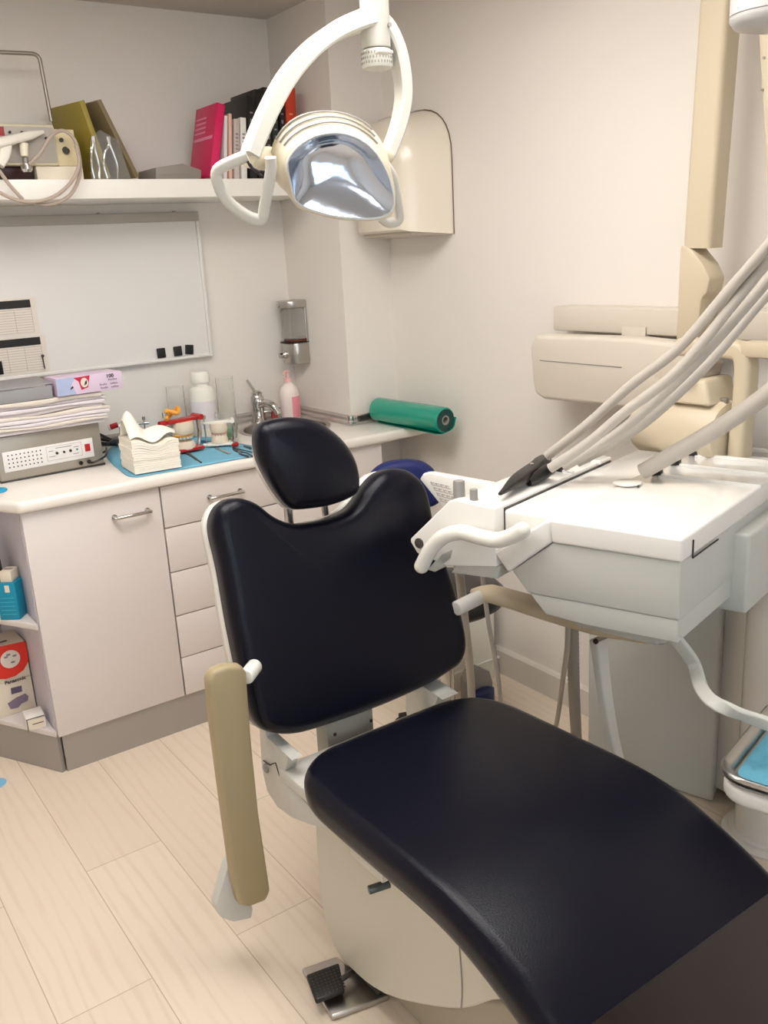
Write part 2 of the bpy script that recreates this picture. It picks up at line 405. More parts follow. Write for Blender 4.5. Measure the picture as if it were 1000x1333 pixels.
# worktop with the sink opening
def worktop():
    b = NB()
    prism(b, [(.567, 2.66, .853), (2.078, 2.66, .853), (2.078, 2.888, .853), (1.858, 2.888, .853), (1.858, 3.298, .853), (.20, 3.298, .853)], (0, 0, .037), .013, 4)
    me = bpy.data.meshes.new('w'); b.to_mesh(me); b.free(); o = bpy.data.objects.new('w', me); COL.objects.link(o)
    c = NB(); cyl(c, (SKX, SKY, .8), (SKX, SKY, .95), .160, n=64)
    mc = bpy.data.meshes.new('c'); c.to_mesh(mc); c.free(); oc = bpy.data.objects.new('c', mc); COL.objects.link(oc)
    md = o.modifiers.new('b', 'BOOLEAN'); md.operation = 'DIFFERENCE'; md.object = oc; md.solver = 'EXACT'
    bpy.context.view_layer.update()
    m2 = bpy.data.meshes.new_from_object(o.evaluated_get(bpy.context.evaluated_depsgraph_get()))
    bpy.data.objects.remove(o); bpy.data.objects.remove(oc); r = NB(); r.from_mesh(m2); bpy.data.meshes.remove(m2); return r
SKX, SKY = 1.655, 3.045
mk('worktop', worktop(), M_top, label='white worktop with rounded front edge running along the back wall', cat='worktop', ang=30)
b = NB(); lathe(b, [(.176, 0), (.176, .002), (.168, .004), (.158, .001), (.154, -.02), (.146, -.085), (.125, -.105), (.03, -.112), (.022, -.118), (0, -.118)], (SKX, SKY, .8905), n=64)
sk = mk('sink_basin', b, M_steel, label='round steel sink basin set into the worktop behind the headrest', cat='sink', ang=60)
# tap
t = thing('tap', 'chrome mixer tap with upright lever on the worktop by the sink', 'tap', (1.645, 3.235, .8915))
b = NB(); lathe(b, [(.032, 0), (.032, .006), (.027, .014), (.024, .06), (.026, .075), (.026, .10), (.018, .112), (0, .114)], (1.645, 3.235, .8915), n=28)
mk('body', b, M_chrome, t)
b = NB(); tube(b, [(1.645, 3.235, .955), (1.655, 3.19, .972), (1.667, 3.15, .962), (1.672, 3.142, .948)], .0150, n=14); cyl(b, (1.6725, 3.1335, .948), (1.676, 3.127, .932), .0135, n=16)
mk('spout', b, M_chrome, t)
b = NB(); sweep(b, smooth([(1.645, 3.235, 1.0), (1.637, 3.245, 1.022), (1.62, 3.262, 1.06)], 4), rrect(.016, .007, .003), up=(1, 0, 0)); lathe(b, [(.020, 0), (.021, .008), (.012, .016), (0, .018)], (1.645, 3.235, 1.001))
mk('lever', b, M_chrome, t)
b = NB(); cyl(b, (1.66, 3.225, .93), (1.705, 3.2, .935), .009, n=14); lathe(b, [(.013, 0), (.014, .006), (.010, .016), (0, .018)], (1.70, 3.203, .935), (.9, -.4, .05)); mk('side_knob', b, M_chrome, t)

# wall shelf
t = thing('wall_shelf', 'long thick white shelf fixed high on the back wall above the whiteboard', 'shelf', (.85, 3.15, 1.729))
mk('board', box(NB(), (-.4, 3.0, 1.729), (1.857, 3.298, 1.787), .002), mat('shelf_laminate', srgb(240, 236, 228), .35, bump=.03, bscale=150), t)

# ================================================================== WHITEBOARD
t = thing('whiteboard', 'large magnetic whiteboard with grey top rail on the back wall under the shelf', 'whiteboard', (.9, 3.29, 1.17))
mk('panel', box(NB(), (.16, 3.278, 1.18), (1.480, 3.296, 1.668)), M_board, t)
b = NB(); box(b, (.15, 3.268, 1.664), (1.492, 3.298, 1.696), .002); 
for x in (1.12, 1.40): cyl(b, (x, 3.272, 1.697), (x, 3.272, 1.701), .006, n=10)
mk('top_rail', b, M_alu, t)
b = NB(); box(b, (.15, 3.270, 1.168), (1.492, 3.298, 1.180), .003); box(b, (1.480, 3.270, 1.18), (1.492, 3.298, 1.6638), .002); box(b, (.15, 3.270, 1.18), (.16, 3.298, 1.6638), .002)
mk('frame', b, M_wframe, t)
for k, (u, v, a) in enumerate(((210, 459.5, .02), (231.5, 457, .03), (246.5, 455, -.12))):
    p = at(u, v, 1, 3.272); c, s = math.cos(a), math.sin(a); b = NB()
    obb(b, p, (.033, .008, .036), (c, 0, s), Y, (-s, 0, c), .003)
    mk('square_magnet', b, M_black, label=('black square magnet at the lower right of the whiteboard, leftmost of three', 'black square magnet at the lower right of the whiteboard, middle of three', 'black square magnet nearest the whiteboard corner, tilted')[k], cat='magnet', group='square magnets on the whiteboard')
def planner(x1, z1, h, label, wdt=.34):
    t = thing('planner_sheet', label, 'sheet', (x1 - wdt / 2, 3.276, z1 - h), 'planner sheets on the whiteboard')
    mk('page', box(NB(), (x1 - wdt, 3.2755, z1 - h), (x1 + .018, 3.2775, z1 + .006)), M_paper2, t)
    mk('header', box(NB(), (x1 - wdt, 3.274, z1 - .026), (x1, 3.2755, z1)), M_black, t)
    b = NB(); n = 9
    for i in range(n + 1):
        z = z1 - .032 - (h - .040) * i / n; box(b, (x1 - wdt, 3.2752, z - .0004), (x1, 3.2756, z + .0004))
    for i in range(7):
        x = x1 - wdt * i / 6; box(b, (x - .0004, 3.2751, z1 - h + .008), (x + .0004, 3.2757, z1 - .032))
    mk('ruled_grid', b, M_inkg, t)
planner(.846, 1.428, .116, 'white planner sheet with black header strip on the whiteboard, upper of two')
planner(.860, 1.302, .118, 'white planner sheet with black header strip on the whiteboard, lower of two')
b = NB(); cyl(b, at(55, 463, 1, 3.268), at(58.5, 480, 1, 3.268), .0022, n=8); lathe(b, [(0, 0), (.005, .002), (.005, .008), (0, .010)], at(55, 463, 1, 3.273), (0, -1, 0), n=14)
mk('clip_pen', b, M_dark, label='thin dark pin hanging on the whiteboard right of the lower planner sheet', cat='pin')
b = NB(); box(b, at(0, 488, 1, 3.27) - V((.03, 0, 0)), at(2.5, 470, 1, 3.27) + V((0, .004, 0)), .002)
mk('black_label', b, M_black, label='small black tag at the left picture edge over the lower planner sheet', cat='tag')
# ================================================================== BOXES ON THE END SHELF
Z1, Z2 = .505, .145
dirF = V((-.486, .874, 0))            # along the angled shelf front
nF = V((-.874, -.486, 0))             # away from the shelf front
def carton(name, c, dims, yaw, m, label, cat='box', group=None, w=.0015):
    """c: centre of base; returns thing and its local axes"""
    cs, sn = math.cos(yaw), math.sin(yaw); ex, ey = V((cs, sn, 0)), V((-sn, cs, 0))
    t = thing(name, label, cat, c, group)
    b = NB(); obb(b, V(c) + Z * (dims[2] / 2), dims, ex, ey, Z, w); mk('carton', b, m, t)
    return t, ex, ey
# blue carton near the angled shelf edge
def on_shelf(a, b_, z):
    return at(*a, 2, z), at(*b_, 2, z)
L0, R0_ = V((.492, 2.806, 0)), V((.540, 2.768, 0)); ex = (R0_ - L0).normalized(); yaw = math.atan2(ex.y, ex.x); ey = V((-ex.y, ex.x, 0))
c = (L0 + R0_) / 2 + ey * .028 + Z * (Z1 + .0006)
t, ex, ey = carton('blue_carton', c, ((R0_ - L0).length, .056, .118), yaw, M_cyan, 'bright blue carton on the middle open shelf at the left edge', 'box')
F = c - ey * .0283
b = NB()
for i in range(5): obb(b, F + Z * (.018 + .013 * i), (.046, .0008, .0018), ex, ey, Z)
mk('print', b, mat('pale_blue_ink', srgb(70, 175, 200), .5, bump=.01), t)
b = NB(); obb(b, F + Z * .100 + ex * .006, (.014, .0012, .022), ex, ey, Z); mk('white_mark', b, M_carton, t)
c2_ = c + Z * .1185 + ex * .004 + ey * .004
t2, ex, ey = carton('white_carton', c2_, (.036, .05, .034), yaw, M_carton, 'small white carton standing on top of the bright blue carton')
b = NB(); obb(b, c2_ + Z * .0344, (.026, .010, .0008), ex, ey, Z); mk('print', b, M_inkg, t2)
t = thing('dark_case', 'dark case with grey pouch on top behind the bright blue carton', 'case', (.50, 2.93, Z1))
b = NB(); obb(b, (.49, 2.93, Z1 + .085), (.10, .07, .168), X, Y, Z, .010, 3); mk('case_body', b, M_dark, t)
b = NB(); lathe(b, [(0, -.02), (.04, -.016), (.056, 0), (.04, .016), (0, .020)], (.49, 2.92, Z1 + .192), n=24, sy=.6); mk('pouch_top', b, M_grey, t)
# red and white carton on a cream one
FY = 2.895; yaw = math.radians(2); xr = .5665
zc = at(42, 880, 1, FY).z; zr = at(34, 835, 1, FY).z
c = V((xr - .0905, FY + .07, Z2 + .0006)); t, ex, ey = carton('printed_cream_carton', c, (.18, .13, zc - Z2 - .001), yaw, M_carton, 'cream carton with violet print, lowest in the stack on the bottom open shelf')
def fp_(u, v, o=.001): return at(u, v, 1, FY + .0035 - o)
def fpoly(px, o=.001, th=.0008):
    g = NB(); prism(g, [fp_(u, v, o) for u, v in px], (0, th, 0)); return g
mk('print_bar', fpoly([(14, 896), (28, 892.5), (29, 900), (15, 904)]), mat('violet_ink', srgb(92, 80, 104), .6, bump=.01), t)
mk('print_motif', fpoly([(10, 916), (22, 908), (33, 903), (37, 906), (36, 912), (28, 916), (24, 921), (14, 923)]), mat('violet_motif', srgb(128, 112, 132), .6, bump=.01), t)
mk('print_mark', fpoly([(10, 937), (17, 934), (17.5, 936.5), (11, 939)]), M_ink, t)
c0 = V((xr - .0895, FY + .07, zc + .0006)); t, ex, ey = carton('red_and_white_carton', c0, (.178, .128, zr - zc - .001), yaw, M_carton, 'red and white carton with round picture and dark lettering, on the cream carton')
mk('red_panel', fpoly([(-30, 848), (33, 834.5), (35.5, 848), (37.5, 860), (31, 872), (20, 880), (8, 884), (-30, 884)]), M_redbox, t)
cc = fp_(13.5, 858, .002); b = NB(); prism(b, [cc + V((.030 * math.cos(a * math.pi / 14), 0, .030 * math.sin(a * math.pi / 14))) for a in range(28)], (0, .0008, 0)); mk('round_picture', b, M_paper2, t)
b = NB()
for dx, dz in ((-.012, .01), (.006, -.012), (.014, .008), (-.004, .016)): prism(b, [cc + V((dx + .007 * math.cos(a * math.pi / 5), -.0006, dz + .0035 * math.sin(a * math.pi / 5))) for a in range(10)], (0, .0006, 0))
mk('picture_detail', b, M_inkg, t)
text('Panasonic', fp_(6.5, 891.5, .002), X, Z, .0165, M_ink, 'lettering', t, bold=.0005)
b = NB(); obb(b, c0 + Z * (zr - zc) + ex * .02 - ey * .02, (.05, .010, .0006), ex, ey, Z); mk('top_print', b, M_ink, t)
# small open carton lying in front
B0, B1 = at(37, 953, 2, Z2), at(61, 946, 2, Z2); ex = (B1 - B0).normalized(); w_ = (B1 - B0).length; yaw = math.atan2(ex.y, ex.x); ey = V((-ex.y, ex.x, 0)); dd_ = .070; hh = .042
p = (B0 + B1) / 2 + ey * (dd_ / 2) + Z * .0006
t, ex, ey = carton('small_open_carton', p, (w_, dd_, hh), yaw, M_wframe, 'small white carton with open end lying in front of the cream carton')
fr_ = p - ey * (dd_ / 2 + .0004)
b = NB(); obb(b, fr_ + Z * hh / 2, (w_ * .86, .0012, hh * .78), ex, ey, Z); mk('open_end', b, M_carton, t)
b = NB()
for dx, dz, ww, h_ in ((0, hh - .001, w_, .002), (-w_ / 2 + .001, hh / 2, .002, hh - .003), (w_ * .08, hh * .5, w_ * .6, .0022)): obb(b, fr_ - ey * .0008 + ex * dx + Z * dz, (ww, .0012, h_), ex, ey, Z)
mk('end_edges', b, M_ink, t)
# ================================================================== ITEMS ON THE COUNTER
CT = .8905
# bright cyan cap at the left edge
b = NB(); lathe(b, [(.026, 0), (.028, .003), (.026, .007), (.012, .010), (0, .011)], (.556, 2.85, CT), n=24); mk('cyan_lid', b, M_cyan2, label='bright cyan plastic lid lying on the worktop at the left picture edge', cat='lid')
b = NB(); lathe(b, [(.03, 0), (.032, .002), (.02, .004), (0, .005)], (.385, 2.765, 0), n=20); mk('blue_scrap', b, mat('pale_blue_scrap', srgb(130, 190, 225), .6, bump=.1), label='small pale blue scrap lying on the floor at the left edge', cat='scrap')
# grey electronic unit
t = thing('ultrasonic_unit', 'grey metal control box with white perforated front panel under the paper stack', 'device', (.752, 3.05, CT))
E0, E1 = V((.592, 2.948, 0)), V((.922, 2.962, 0)); ex = (E1 - E0).normalized(); ey = V((-ex.y, ex.x, 0))
def ap(u, z, off=0): return E0 + ex * u + Z * (CT + z) - ey * off
L = (E1 - E0).length
b = NB(); prism(b, [ap(0, .004), ap(L, .004), ap(L, .142), ap(0, .142)], ey * .235, .003); mk('case', b, M_amp, t)
b = NB(); prism(b, [ap(-.003, 0, .002), ap(L + .003, 0, .002), ap(L + .003, .006, .002), ap(-.003, .006, .002)], ey * .24, .001); mk('base_rail', b, M_dark, t)
b = NB(); prism(b, [ap(.014, .032, .003), ap(.300, .034, .003), ap(.300, .096, .003), ap(.014, .096, .003)], ey * .0028, .0006); pn = mk('front_panel', b, mat('panel_white', srgb(232, 228, 224), .35, bump=.01), t)
b = NB()
for i in range(9):
    for j in range(4): cyl(b, ap(.030 + .0125 * i, .046 + .0125 * j, .0031), ap(.030 + .0125 * i, .046 + .0125 * j, .0040), .0023, n=8)
mk('speaker_holes', b, M_ink, pn)
b = NB()
for u, z, r in ((.180, .066, .0042), (.203, .066, .0035), (.224, .067, .0042)): cyl(b, ap(u, z, .003), ap(u, z, .008), r, n=12)
mk('knobs', b, M_ink, pn)
b = NB(); cyl(b, ap(.246, .067, .003), ap(.246, .067, .006), .003, n=10); mk('indicator', b, M_teal, pn)
b = NB()
for u0, u1, z0, z1 in ((.148, .262, .0885, .0892), (.148, .262, .0445, .0452), (.148, .1487, .0445, .0892), (.2613, .262, .0445, .0892)):
    prism(b, [ap(u0, z0, .0034), ap(u1, z0, .0034), ap(u1, z1, .0034), ap(u0, z1, .0034)], ey * .0003)
for u0, u1, z in ((.178, .230, .081), (.155, .170, .074), (.155, .174, .056), (.232, .250, .053), (.236, .252, .075)):
    prism(b, [ap(u0, z, .0034), ap(u1, z, .0034), ap(u1, z + .002, .0034), ap(u0, z + .002, .0034)], ey * .0003)
mk('panel_print', b, M_inkg, pn)
b = NB(); prism(b, [ap(.272, .055, .006), ap(.289, .055, .006), ap(.289, .079, .006), ap(.272, .079, .006)], ey * .004, .001); mk('red_switch', b, M_red, t, label='red rocker switch')
b = NB()
for u in (.252, .279): cyl(b, ap(u, .020, .0), ap(u, .020, .008), .0065, n=14, w=.001)
mk('sockets', b, M_black, t)
b = NB(); q = ap(.279, .020, .008)
tube(b, [q, q - ey * .02 + ex * .006, q + ex * .05 - ey * .012 + Z * .012, q + ex * .085 + ey * .06 + Z * .025, q + ex * .095 + ey * .10 + Z * .006, q + ex * .080 + ey * .125 - Z * .008], .0035, n=8)
mk('cable', b, M_black, t)
# loose black cables by the unit
b = NB()
for k in range(3):
    tube(b, [(.955, 3.20, CT + .08 - .02 * k), (.99, 3.16 - .016 * k, CT + .06 - .012 * k), (1.03, 3.16, CT + .03 + .004 * k), (1.06, 3.22, CT + .010 + .002 * k), (1.0, 3.26, CT + .012)], .006, n=8)
mk('black_cable_loops', b, M_black, label='black cable loops between the grey control box and the napkins', cat='cable')
# paper stack: individual folders
zt = CT + .1445
cols = [M_paper, M_paper2, M_paper, M_paper, M_paper2, M_paper, M_paper, M_paper, M_paper2]
nn = 28; bnd = [zt] * (nn + 1)
for i in range(9):
    h = .0120 + .0035 * random.random(); cx, cy = .755 + random.uniform(-.012, .014), 3.06 + random.uniform(-.010, .008); W_, D_ = .385 + random.uniform(-.012, .012), .25
    nb = [z + h * (.80 + .20 * math.sin(k * .33 + i * 1.9)) * (1 if i < 8 else 1) for k, z in enumerate(bnd)]
    if i == 8: mx_ = max(nb); nb = [mx_] * (nn + 1)
    gap = .0024 if i % 2 else .0016
    x_ = lambda k: cx - W_ / 2 + W_ * k / nn
    poly = [(x_(k), bnd[k] + gap) for k in range(nn + 1)] + [(x_(k), nb[k]) for k in range(nn, -1, -1)]
    b = NB(); prism(b, [V((x, cy - D_ / 2, z)) for x, z in poly], Y * D_, .0005, 1)
    mk('paper_folder', b, cols[i], label='white paper folder in the stack lying on the grey control box', cat='paper', group='paper folders stacked on the control box', ang=60)
    bnd = nb
zt = bnd[0]
zt += .002
PT = zt
b = NB(); prism(b, [(.56, 2.925, PT), (.783, 2.925, PT), (.80, 3.16, PT), (.56, 3.16, PT)], (0, 0, .004), .001); 
prism(b, [(.56, 2.925, PT + .004), (.780, 2.925, PT + .004), (.782, 2.925, PT + .040), (.56, 2.925, PT + .040)], (0, .004, 0), .001)
prism(b, [(.56, 2.921, PT + .040), (.784, 2.921, PT + .043), (.80, 3.155, PT + .043), (.56, 3.155, PT + .040)], (0, 0, .004), .001)
mk('grey_letter_tray', b, M_tray, label='grey letter tray with white lid lying on top of the paper stack', cat='tray')
# glove box with printed front
t = thing('glove_box', 'flat lilac and pink glove box marked 100 on top of the paper stack', 'box', (.90, 2.98, PT))
ex = V((1, .03, 0)).normalized(); ey = V((-ex.y, ex.x, 0)); G0 = V((.793, 2.915, PT + .001))
b = NB(); prism(b, [G0, G0 + ex * .212, G0 + ex * .212 + Z * .056, G0 + Z * .056], ey * .115, .0012); mk('carton', b, mat('lilac_carton', srgb(216, 196, 216), .5, bump=.02), t)
def gp(u, z, o=.0006): return G0 + ex * u + Z * z - ey * o
b = NB(); prism(b, [gp(.001, .001), gp(.060, .001), gp(.045, .030), gp(.062, .055), gp(.001, .055)], ey * .0004); mk('blue_panel', b, M_lilac, t)
b = NB(); prism(b, [gp(.055, .052, .0008), gp(.108, .055, .0008), gp(.098, .018, .0008), gp(.076, .012, .0008), gp(.070, .04, .0008)], ey * .0004); mk('red_panel', b, mat('crimson_print', srgb(196, 36, 66), .5, bump=.01), t)
b = NB(); prism(b, [gp(.088 + .012 * math.cos(a * math.pi / 10), .034 + .015 * math.sin(a * math.pi / 10), .001) for a in range(20)], ey * .0004); mk('round_print', b, M_paper2, t)
b = NB(); prism(b, [gp(.086, .024, .0012), gp(.096, .030, .0012), gp(.096, .042, .0012), gp(.090, .036, .0012)], ey * .0004); prism(b, [gp(.040, .016, .0008), gp(.052, .022, .0008), gp(.050, .028, .0008), gp(.044, .024, .0008)], ey * .0004); mk('dark_print', b, M_ink, t)
text('100', gp(.160, .040, .001), ex, Z, .017, M_ink, 'lettering', t, bold=.0004)
for k, (u, z, s) in enumerate(((.166, .031, 'latex'), (.136, .018, 'latex  latex'), (.138, .007, 'latex  latex'))):
    b = NB(); n = 6 if k == 0 else 12
    for i in range(n):
        if n == 12 and i in (5, 6): continue
        uu = u + .0050 * i; hh = .0042 if i % 3 else .0058
        prism(b, [gp(uu, z, .001), gp(uu + .0036, z, .001), gp(uu + .0036, z + hh, .001), gp(uu, z + hh, .001)], ey * .0003)
    mk('small_print', b, M_inkg, t)
# blue drape cloth
b = NB()
pts = [at(u, v, 2, CT) for u, v in ((139, 590), (150, 579), (175, 570), (215, 567), (255, 569), (283, 571), (306, 577), (330, 581), (352, 584), (352, 590), (300, 600), (240, 611), (205, 617), (172, 622), (155, 612), (142, 600))]
pts = resample([V((p.x, p.y)) for p in smooth(pts, 4, True)], 60); cen = sum(pts, V((0, 0))) / 60
t0 = NB(); R = []
for k in range(9):
    R.append([t0.verts.new((*(p.lerp(cen, k / 9)), CT + .0015 + (.0035 * (math.sin(p.x * 60 + k) * math.cos(p.y * 47 + k * 1.3)) ** 2 if k else 0))) for p in pts])
for A, B_ in zip(R, R[1:]):
    for k in range(60): t0.faces.new((A[k], A[(k + 1) % 60], B_[(k + 1) % 60], B_[k]))
t0.faces.new(R[-1]); ret = bmesh.ops.extrude_face_region(t0, geom=list(t0.faces))
for v in [g for g in ret['geom'] if isinstance(g, bmesh.types.BMVert)]: v.co.z += .0012
bmesh.ops.recalc_face_normals(t0, faces=t0.faces)
mk('blue_drape', t0, M_blue, label='pale blue paper drape spread on the worktop under the napkins and tools', cat='drape', ang=180)
DZ = CT + .0075
# napkin stack
fl = V((.930, 2.700, 0)); fr = V((1.078, 2.688, 0)); ex = (fr - fl).normalized(); ey = V((-ex.y, ex.x, 0)); ND = .150; NW = (fr - fl).length
for i in range(14):
    z0 = DZ + .0005 + i * .0064; b = NB(); g = NB(); n = 14; jx, jy = random.uniform(-.002, .002), random.uniform(-.002, .002)
    def hgt(u, v, w):
        return w * w * (.010 * math.sin(2.6 * math.pi * u / NW + .6) * (1 - .6 * v / ND) + .010 * (1 - u / NW) * 1.2 - .004)
    rows = []
    for lay, wq in ((0, i / 14), (.0055, (i + 1) / 14)):
        rows.append([[g.verts.new(fl + ex * (NW * a / n + jx) + ey * (ND * c / n + jy) + Z * (z0 + lay + hgt(NW * a / n, ND * c / n, wq))) for a in range(n + 1)] for c in range(n + 1)])
    for c in range(n):
        for a in range(n):
            g.faces.new((rows[1][c][a], rows[1][c][a + 1], rows[1][c + 1][a + 1], rows[1][c + 1][a])); g.faces.new((rows[0][c][a], rows[0][c + 1][a], rows[0][c + 1][a + 1], rows[0][c][a + 1]))
    for a in range(n):
        for (c, s) in ((0, 1), (n, -1)):
            q = (rows[0][c][a], rows[0][c][a + 1], rows[1][c][a + 1], rows[1][c][a]); g.faces.new(q if s > 0 else q[::-1])
            q = (rows[0][a][c], rows[0][a + 1][c], rows[1][a + 1][c], rows[1][a][c]); g.faces.new(q[::-1] if s > 0 else q)
    mk('paper_napkin', join(b, g), M_napkin, label='folded white napkin in the pile at the front of the worktop', cat='napkin', group='folded napkins in the pile', ang=60)
# the pulled-up top napkin
zt = DZ + 14 * .0064 + .006
g = NB(); n = 18; top = []
for c in range(n + 1):
    row = []
    for a in range(n + 1):
        u, v = a / n, c / n
        z = zt + .010 * math.sin(2.6 * math.pi * u + .6) * (1 - v * .6) + .078 * math.exp(-((u - .12) / .20) ** 2) * max(0, math.sin(math.pi * min(1, v * 1.15))) ** 1.3 + .028 * math.exp(-((u - .62) / .3) ** 2) * math.sin(math.pi * v) + .005
        row.append(g.verts.new(fl + ex * (NW * (.02 + .96 * u) + .02 * math.sin(math.pi * v) * (u - .2)) + ey * (ND * (.12 + .86 * v)) + Z * (z + .002 * math.sin(9 * u + 5 * v))))
    top.append(row)
for c in range(n):
    for a in range(n): g.faces.new((top[c][a], top[c][a + 1], top[c + 1][a + 1], top[c + 1][a]))
ret = bmesh.ops.extrude_face_region(g, geom=list(g.faces))
for v in [q for q in ret['geom'] if isinstance(q, bmesh.types.BMVert)]: v.co.z += .0012
bmesh.ops.recalc_face_normals(g, faces=g.faces)
mk('raised_napkin', g, M_napkin, label='white napkin pulled up into a peak on top of the napkin pile', cat='napkin', ang=180)
# ------------------------------------------------------------------ dental articulators and tools
def P2(u, v, h=0): return at(u, v, 2, CT + h)
def articulator(u, v, s, yaw, mf, label, plaster=True, wax=True):
    o = P2(u, v, .006); cs, sn = math.cos(yaw), math.sin(yaw); ex, ey = V((cs, sn, 0)), V((-sn, cs, 0))
    t = thing('dental_articulator', label, 'articulator', o, 'dental articulators on the drape')
    def q(a, b_, c): return o + ex * (a * s) + ey * (b_ * s) + Z * (c * s)
    b = NB(); prism(b, [q(-.045, -.022, .004), q(.045, -.03, .004), q(.05, .03, .004), q(-.045, .022, .004)], Z * (.008 * s), .002 * s); cyl(b, q(-.046, 0, .006), q(-.06, 0, .006), .006 * s, n=12)
    mk('base_frame', b, mf, t)
    b = NB(); prism(b, [q(-.050, -.014, .082), q(.055, -.018, .082), q(.055, .018, .082), q(-.050, .014, .082)], Z * (.009 * s), .002 * s); cyl(b, q(-.05, 0, .086), q(-.068, 0, .086), .0075 * s, n=12); cyl(b, q(.050, -.02, .088), q(.050, .02, .088), .008 * s, n=12)
    mk('upper_frame', b, mf, t)
    b = NB(); tube(b, [q(.045, 0, .008), q(.052, 0, .045), q(.050, 0, .088)], .006 * s, n=10); mk('post', b, M_chrome, t)
    b = NB(); cyl(b, q(-.048, 0, .008), q(-.048, 0, .105), .003 * s, n=8); cyl(b, q(-.048, 0, .10), q(-.048, 0, .114), .007 * s, n=12)
    mk('incisal_pin', b, M_chrome, t)
    if plaster:
        b = NB(); lathe(b, [(0, .012), (.030, .012), (.031, .020), (.026, .038), (0, .038)], q(0, 0, 0), n=22, sx=s, sy=s * .9)
        for vtx in b.verts: pass
        lo = mk('lower_cast', b, M_plaster, t)
        b = NB(); lathe(b, [(0, .050 * s), (.027 * s, .050 * s), (.032 * s, .062 * s), (.030 * s, .083 * s), (0, .083 * s)], q(0, 0, 0), n=22); mk('upper_cast', b, M_plaster, t)
        b = NB()
        for k in range(11):
            a = math.radians(-20 + 22 * k); obb(b, q(.023 * math.cos(a + math.pi), .019 * math.sin(a + math.pi), .043), (.007 * s, .006 * s, .012 * s), (math.cos(a), math.sin(a), 0), (-math.sin(a), math.cos(a), 0), Z, .0015 * s)
        mk('teeth', b, M_paper2, t)
        b = NB(); path = [q(.024 * math.cos(math.radians(160 + 22 * k)), .02 * math.sin(math.radians(160 + 22 * k)), .048) for k in range(11)]; tube(b, path, .005 * s, 2, n=8); mk('wax_rim', b, M_gum if not wax else M_orange, t)
    return t, q
t, q = articulator(241, 588, 1.28, math.radians(10), M_red, 'red framed dental articulator with plaster casts, behind the right corner of the napkins')
b = NB(); tube(b, [q(-.05, -.01, .095), q(-.035, .01, .115), q(-.015, -.008, .108), q(.0, .012, .118), q(-.02, .02, .100), q(-.04, .008, .099)], .007, n=8); mk('orange_band', b, M_orange, t)
t, q = articulator(287, 580, .98, math.radians(-25), M_wplas, 'white and chrome dental articulator with red knob, right of the red one', wax=False)
b = NB(); cyl(b, q(.045, -.045, .006), q(.06, -.06, .012), .008, n=14, w=.002); mk('red_knob', b, M_red, t)
t, q = articulator(176, 578, .85, math.radians(160), M_chrome, 'chrome dental articulator with small red part, behind the napkin pile', wax=False)
b = NB(); cyl(b, q(.06, .0, .090), q(.092, .0, .082), .010, n=14, w=.002); mk('red_handle', b, M_red, t)
b = NB(); cyl(b, q(.092, .0, .082), q(.10, .0, .080), .011, n=14, w=.002); mk('white_end', b, M_wplas, t)
# glass beaker with green contents
t = thing('glass_cup', 'clear glass cup with green gel behind the white articulator', 'cup', P2(297, 570, .006))
o = P2(297, 570, .008)
b = NB(); lathe(b, [(0, 0), (.033, 0), (.035, .004), (.037, .095), (.0345, .095), (.0325, .005), (0, .004)], o, n=28); mk('glass', b, M_clear, t)
b = NB(); lathe(b, [(0, .0056), (.0312, .0058), (.0318, .040), (0, .040)], o, n=28); mk('green_gel', b, M_green, t)
def tool(name, a, b_, r0, r1, m, label, tip=None, h=.005, flat=False):
    A, B_ = P2(*a, h), P2(*b_, h); g = NB(); d = B_ - A
    if flat:
        obb(g, (A + B_) / 2, (d.length, r0 * 2, .004), d, Z.cross(d), Z, .001)
        o = mk(name, g, m, label=label, cat='tool')
    else:
        path = [A + d * (k / 8) for k in range(9)]; sc = [r0 + (r1 - r0) * k / 8 for k in range(9)]
        sweep(g, path, circ(1, 10), scale=sc); o = mk(name, g, m, label=label, cat='tool', origin=A)
    return o
M_tooldk = mat('dark_tool_steel', srgb(90, 96, 98), .3, metal=.8, bump=.02)
tool('scalpel_handle', (281, 583), (299, 591), .0055, .004, M_steel, 'short bright metal tool on the blue drape, left of the pliers', flat=True)
tool('wax_knife', (244, 590), (262, 602), .0065, .003, M_tooldk, 'dark wax knife at the front of the drape beside the napkins')
tool('probe', (303, 583), (343, 592), .0030, .0018, M_tooldk, 'thin dark steel probe lying diagonally on the blue drape')
tool('spatula', (262, 575), (300, 579), .0075, .004, mat('blue_tool_handle', srgb(52, 120, 150), .4, bump=.02), 'blue handled spatula on the drape in front of the white articulator')
def pliers(a, b_, label, s=1):
    A, B_ = P2(*a, .0055), P2(*b_, .0055); d = (B_ - A); L_ = d.length; d.normalize(); sd = V((-d.y, d.x, 0)); t = thing('pliers', label, 'pliers', A)
    for sg in (1, -1):
        g = NB(); pts = [A, A + d * L_ * .25 + sd * sg * .004 * s, A + d * L_ * .38, A + d * L_ * .6 - sd * sg * .012 * s, A + d * L_ - sd * sg * .008 * s]
        tube(g, [p + Z * (.001 * sg) for p in pts], .0035 * s, n=8); mk('arm', g, M_tooldk, t)
    g = NB(); p = A + d * L_ * .38; cyl(g, p - Z * .004, p + Z * .005, .0055 * s, n=14); mk('pivot', g, M_chrome, t)
pliers((304, 585), (326, 594), 'small steel pliers near the front of the blue drape')
pliers((318, 581), (348, 590), 'small steel pliers at the right end of the blue drape', .8)
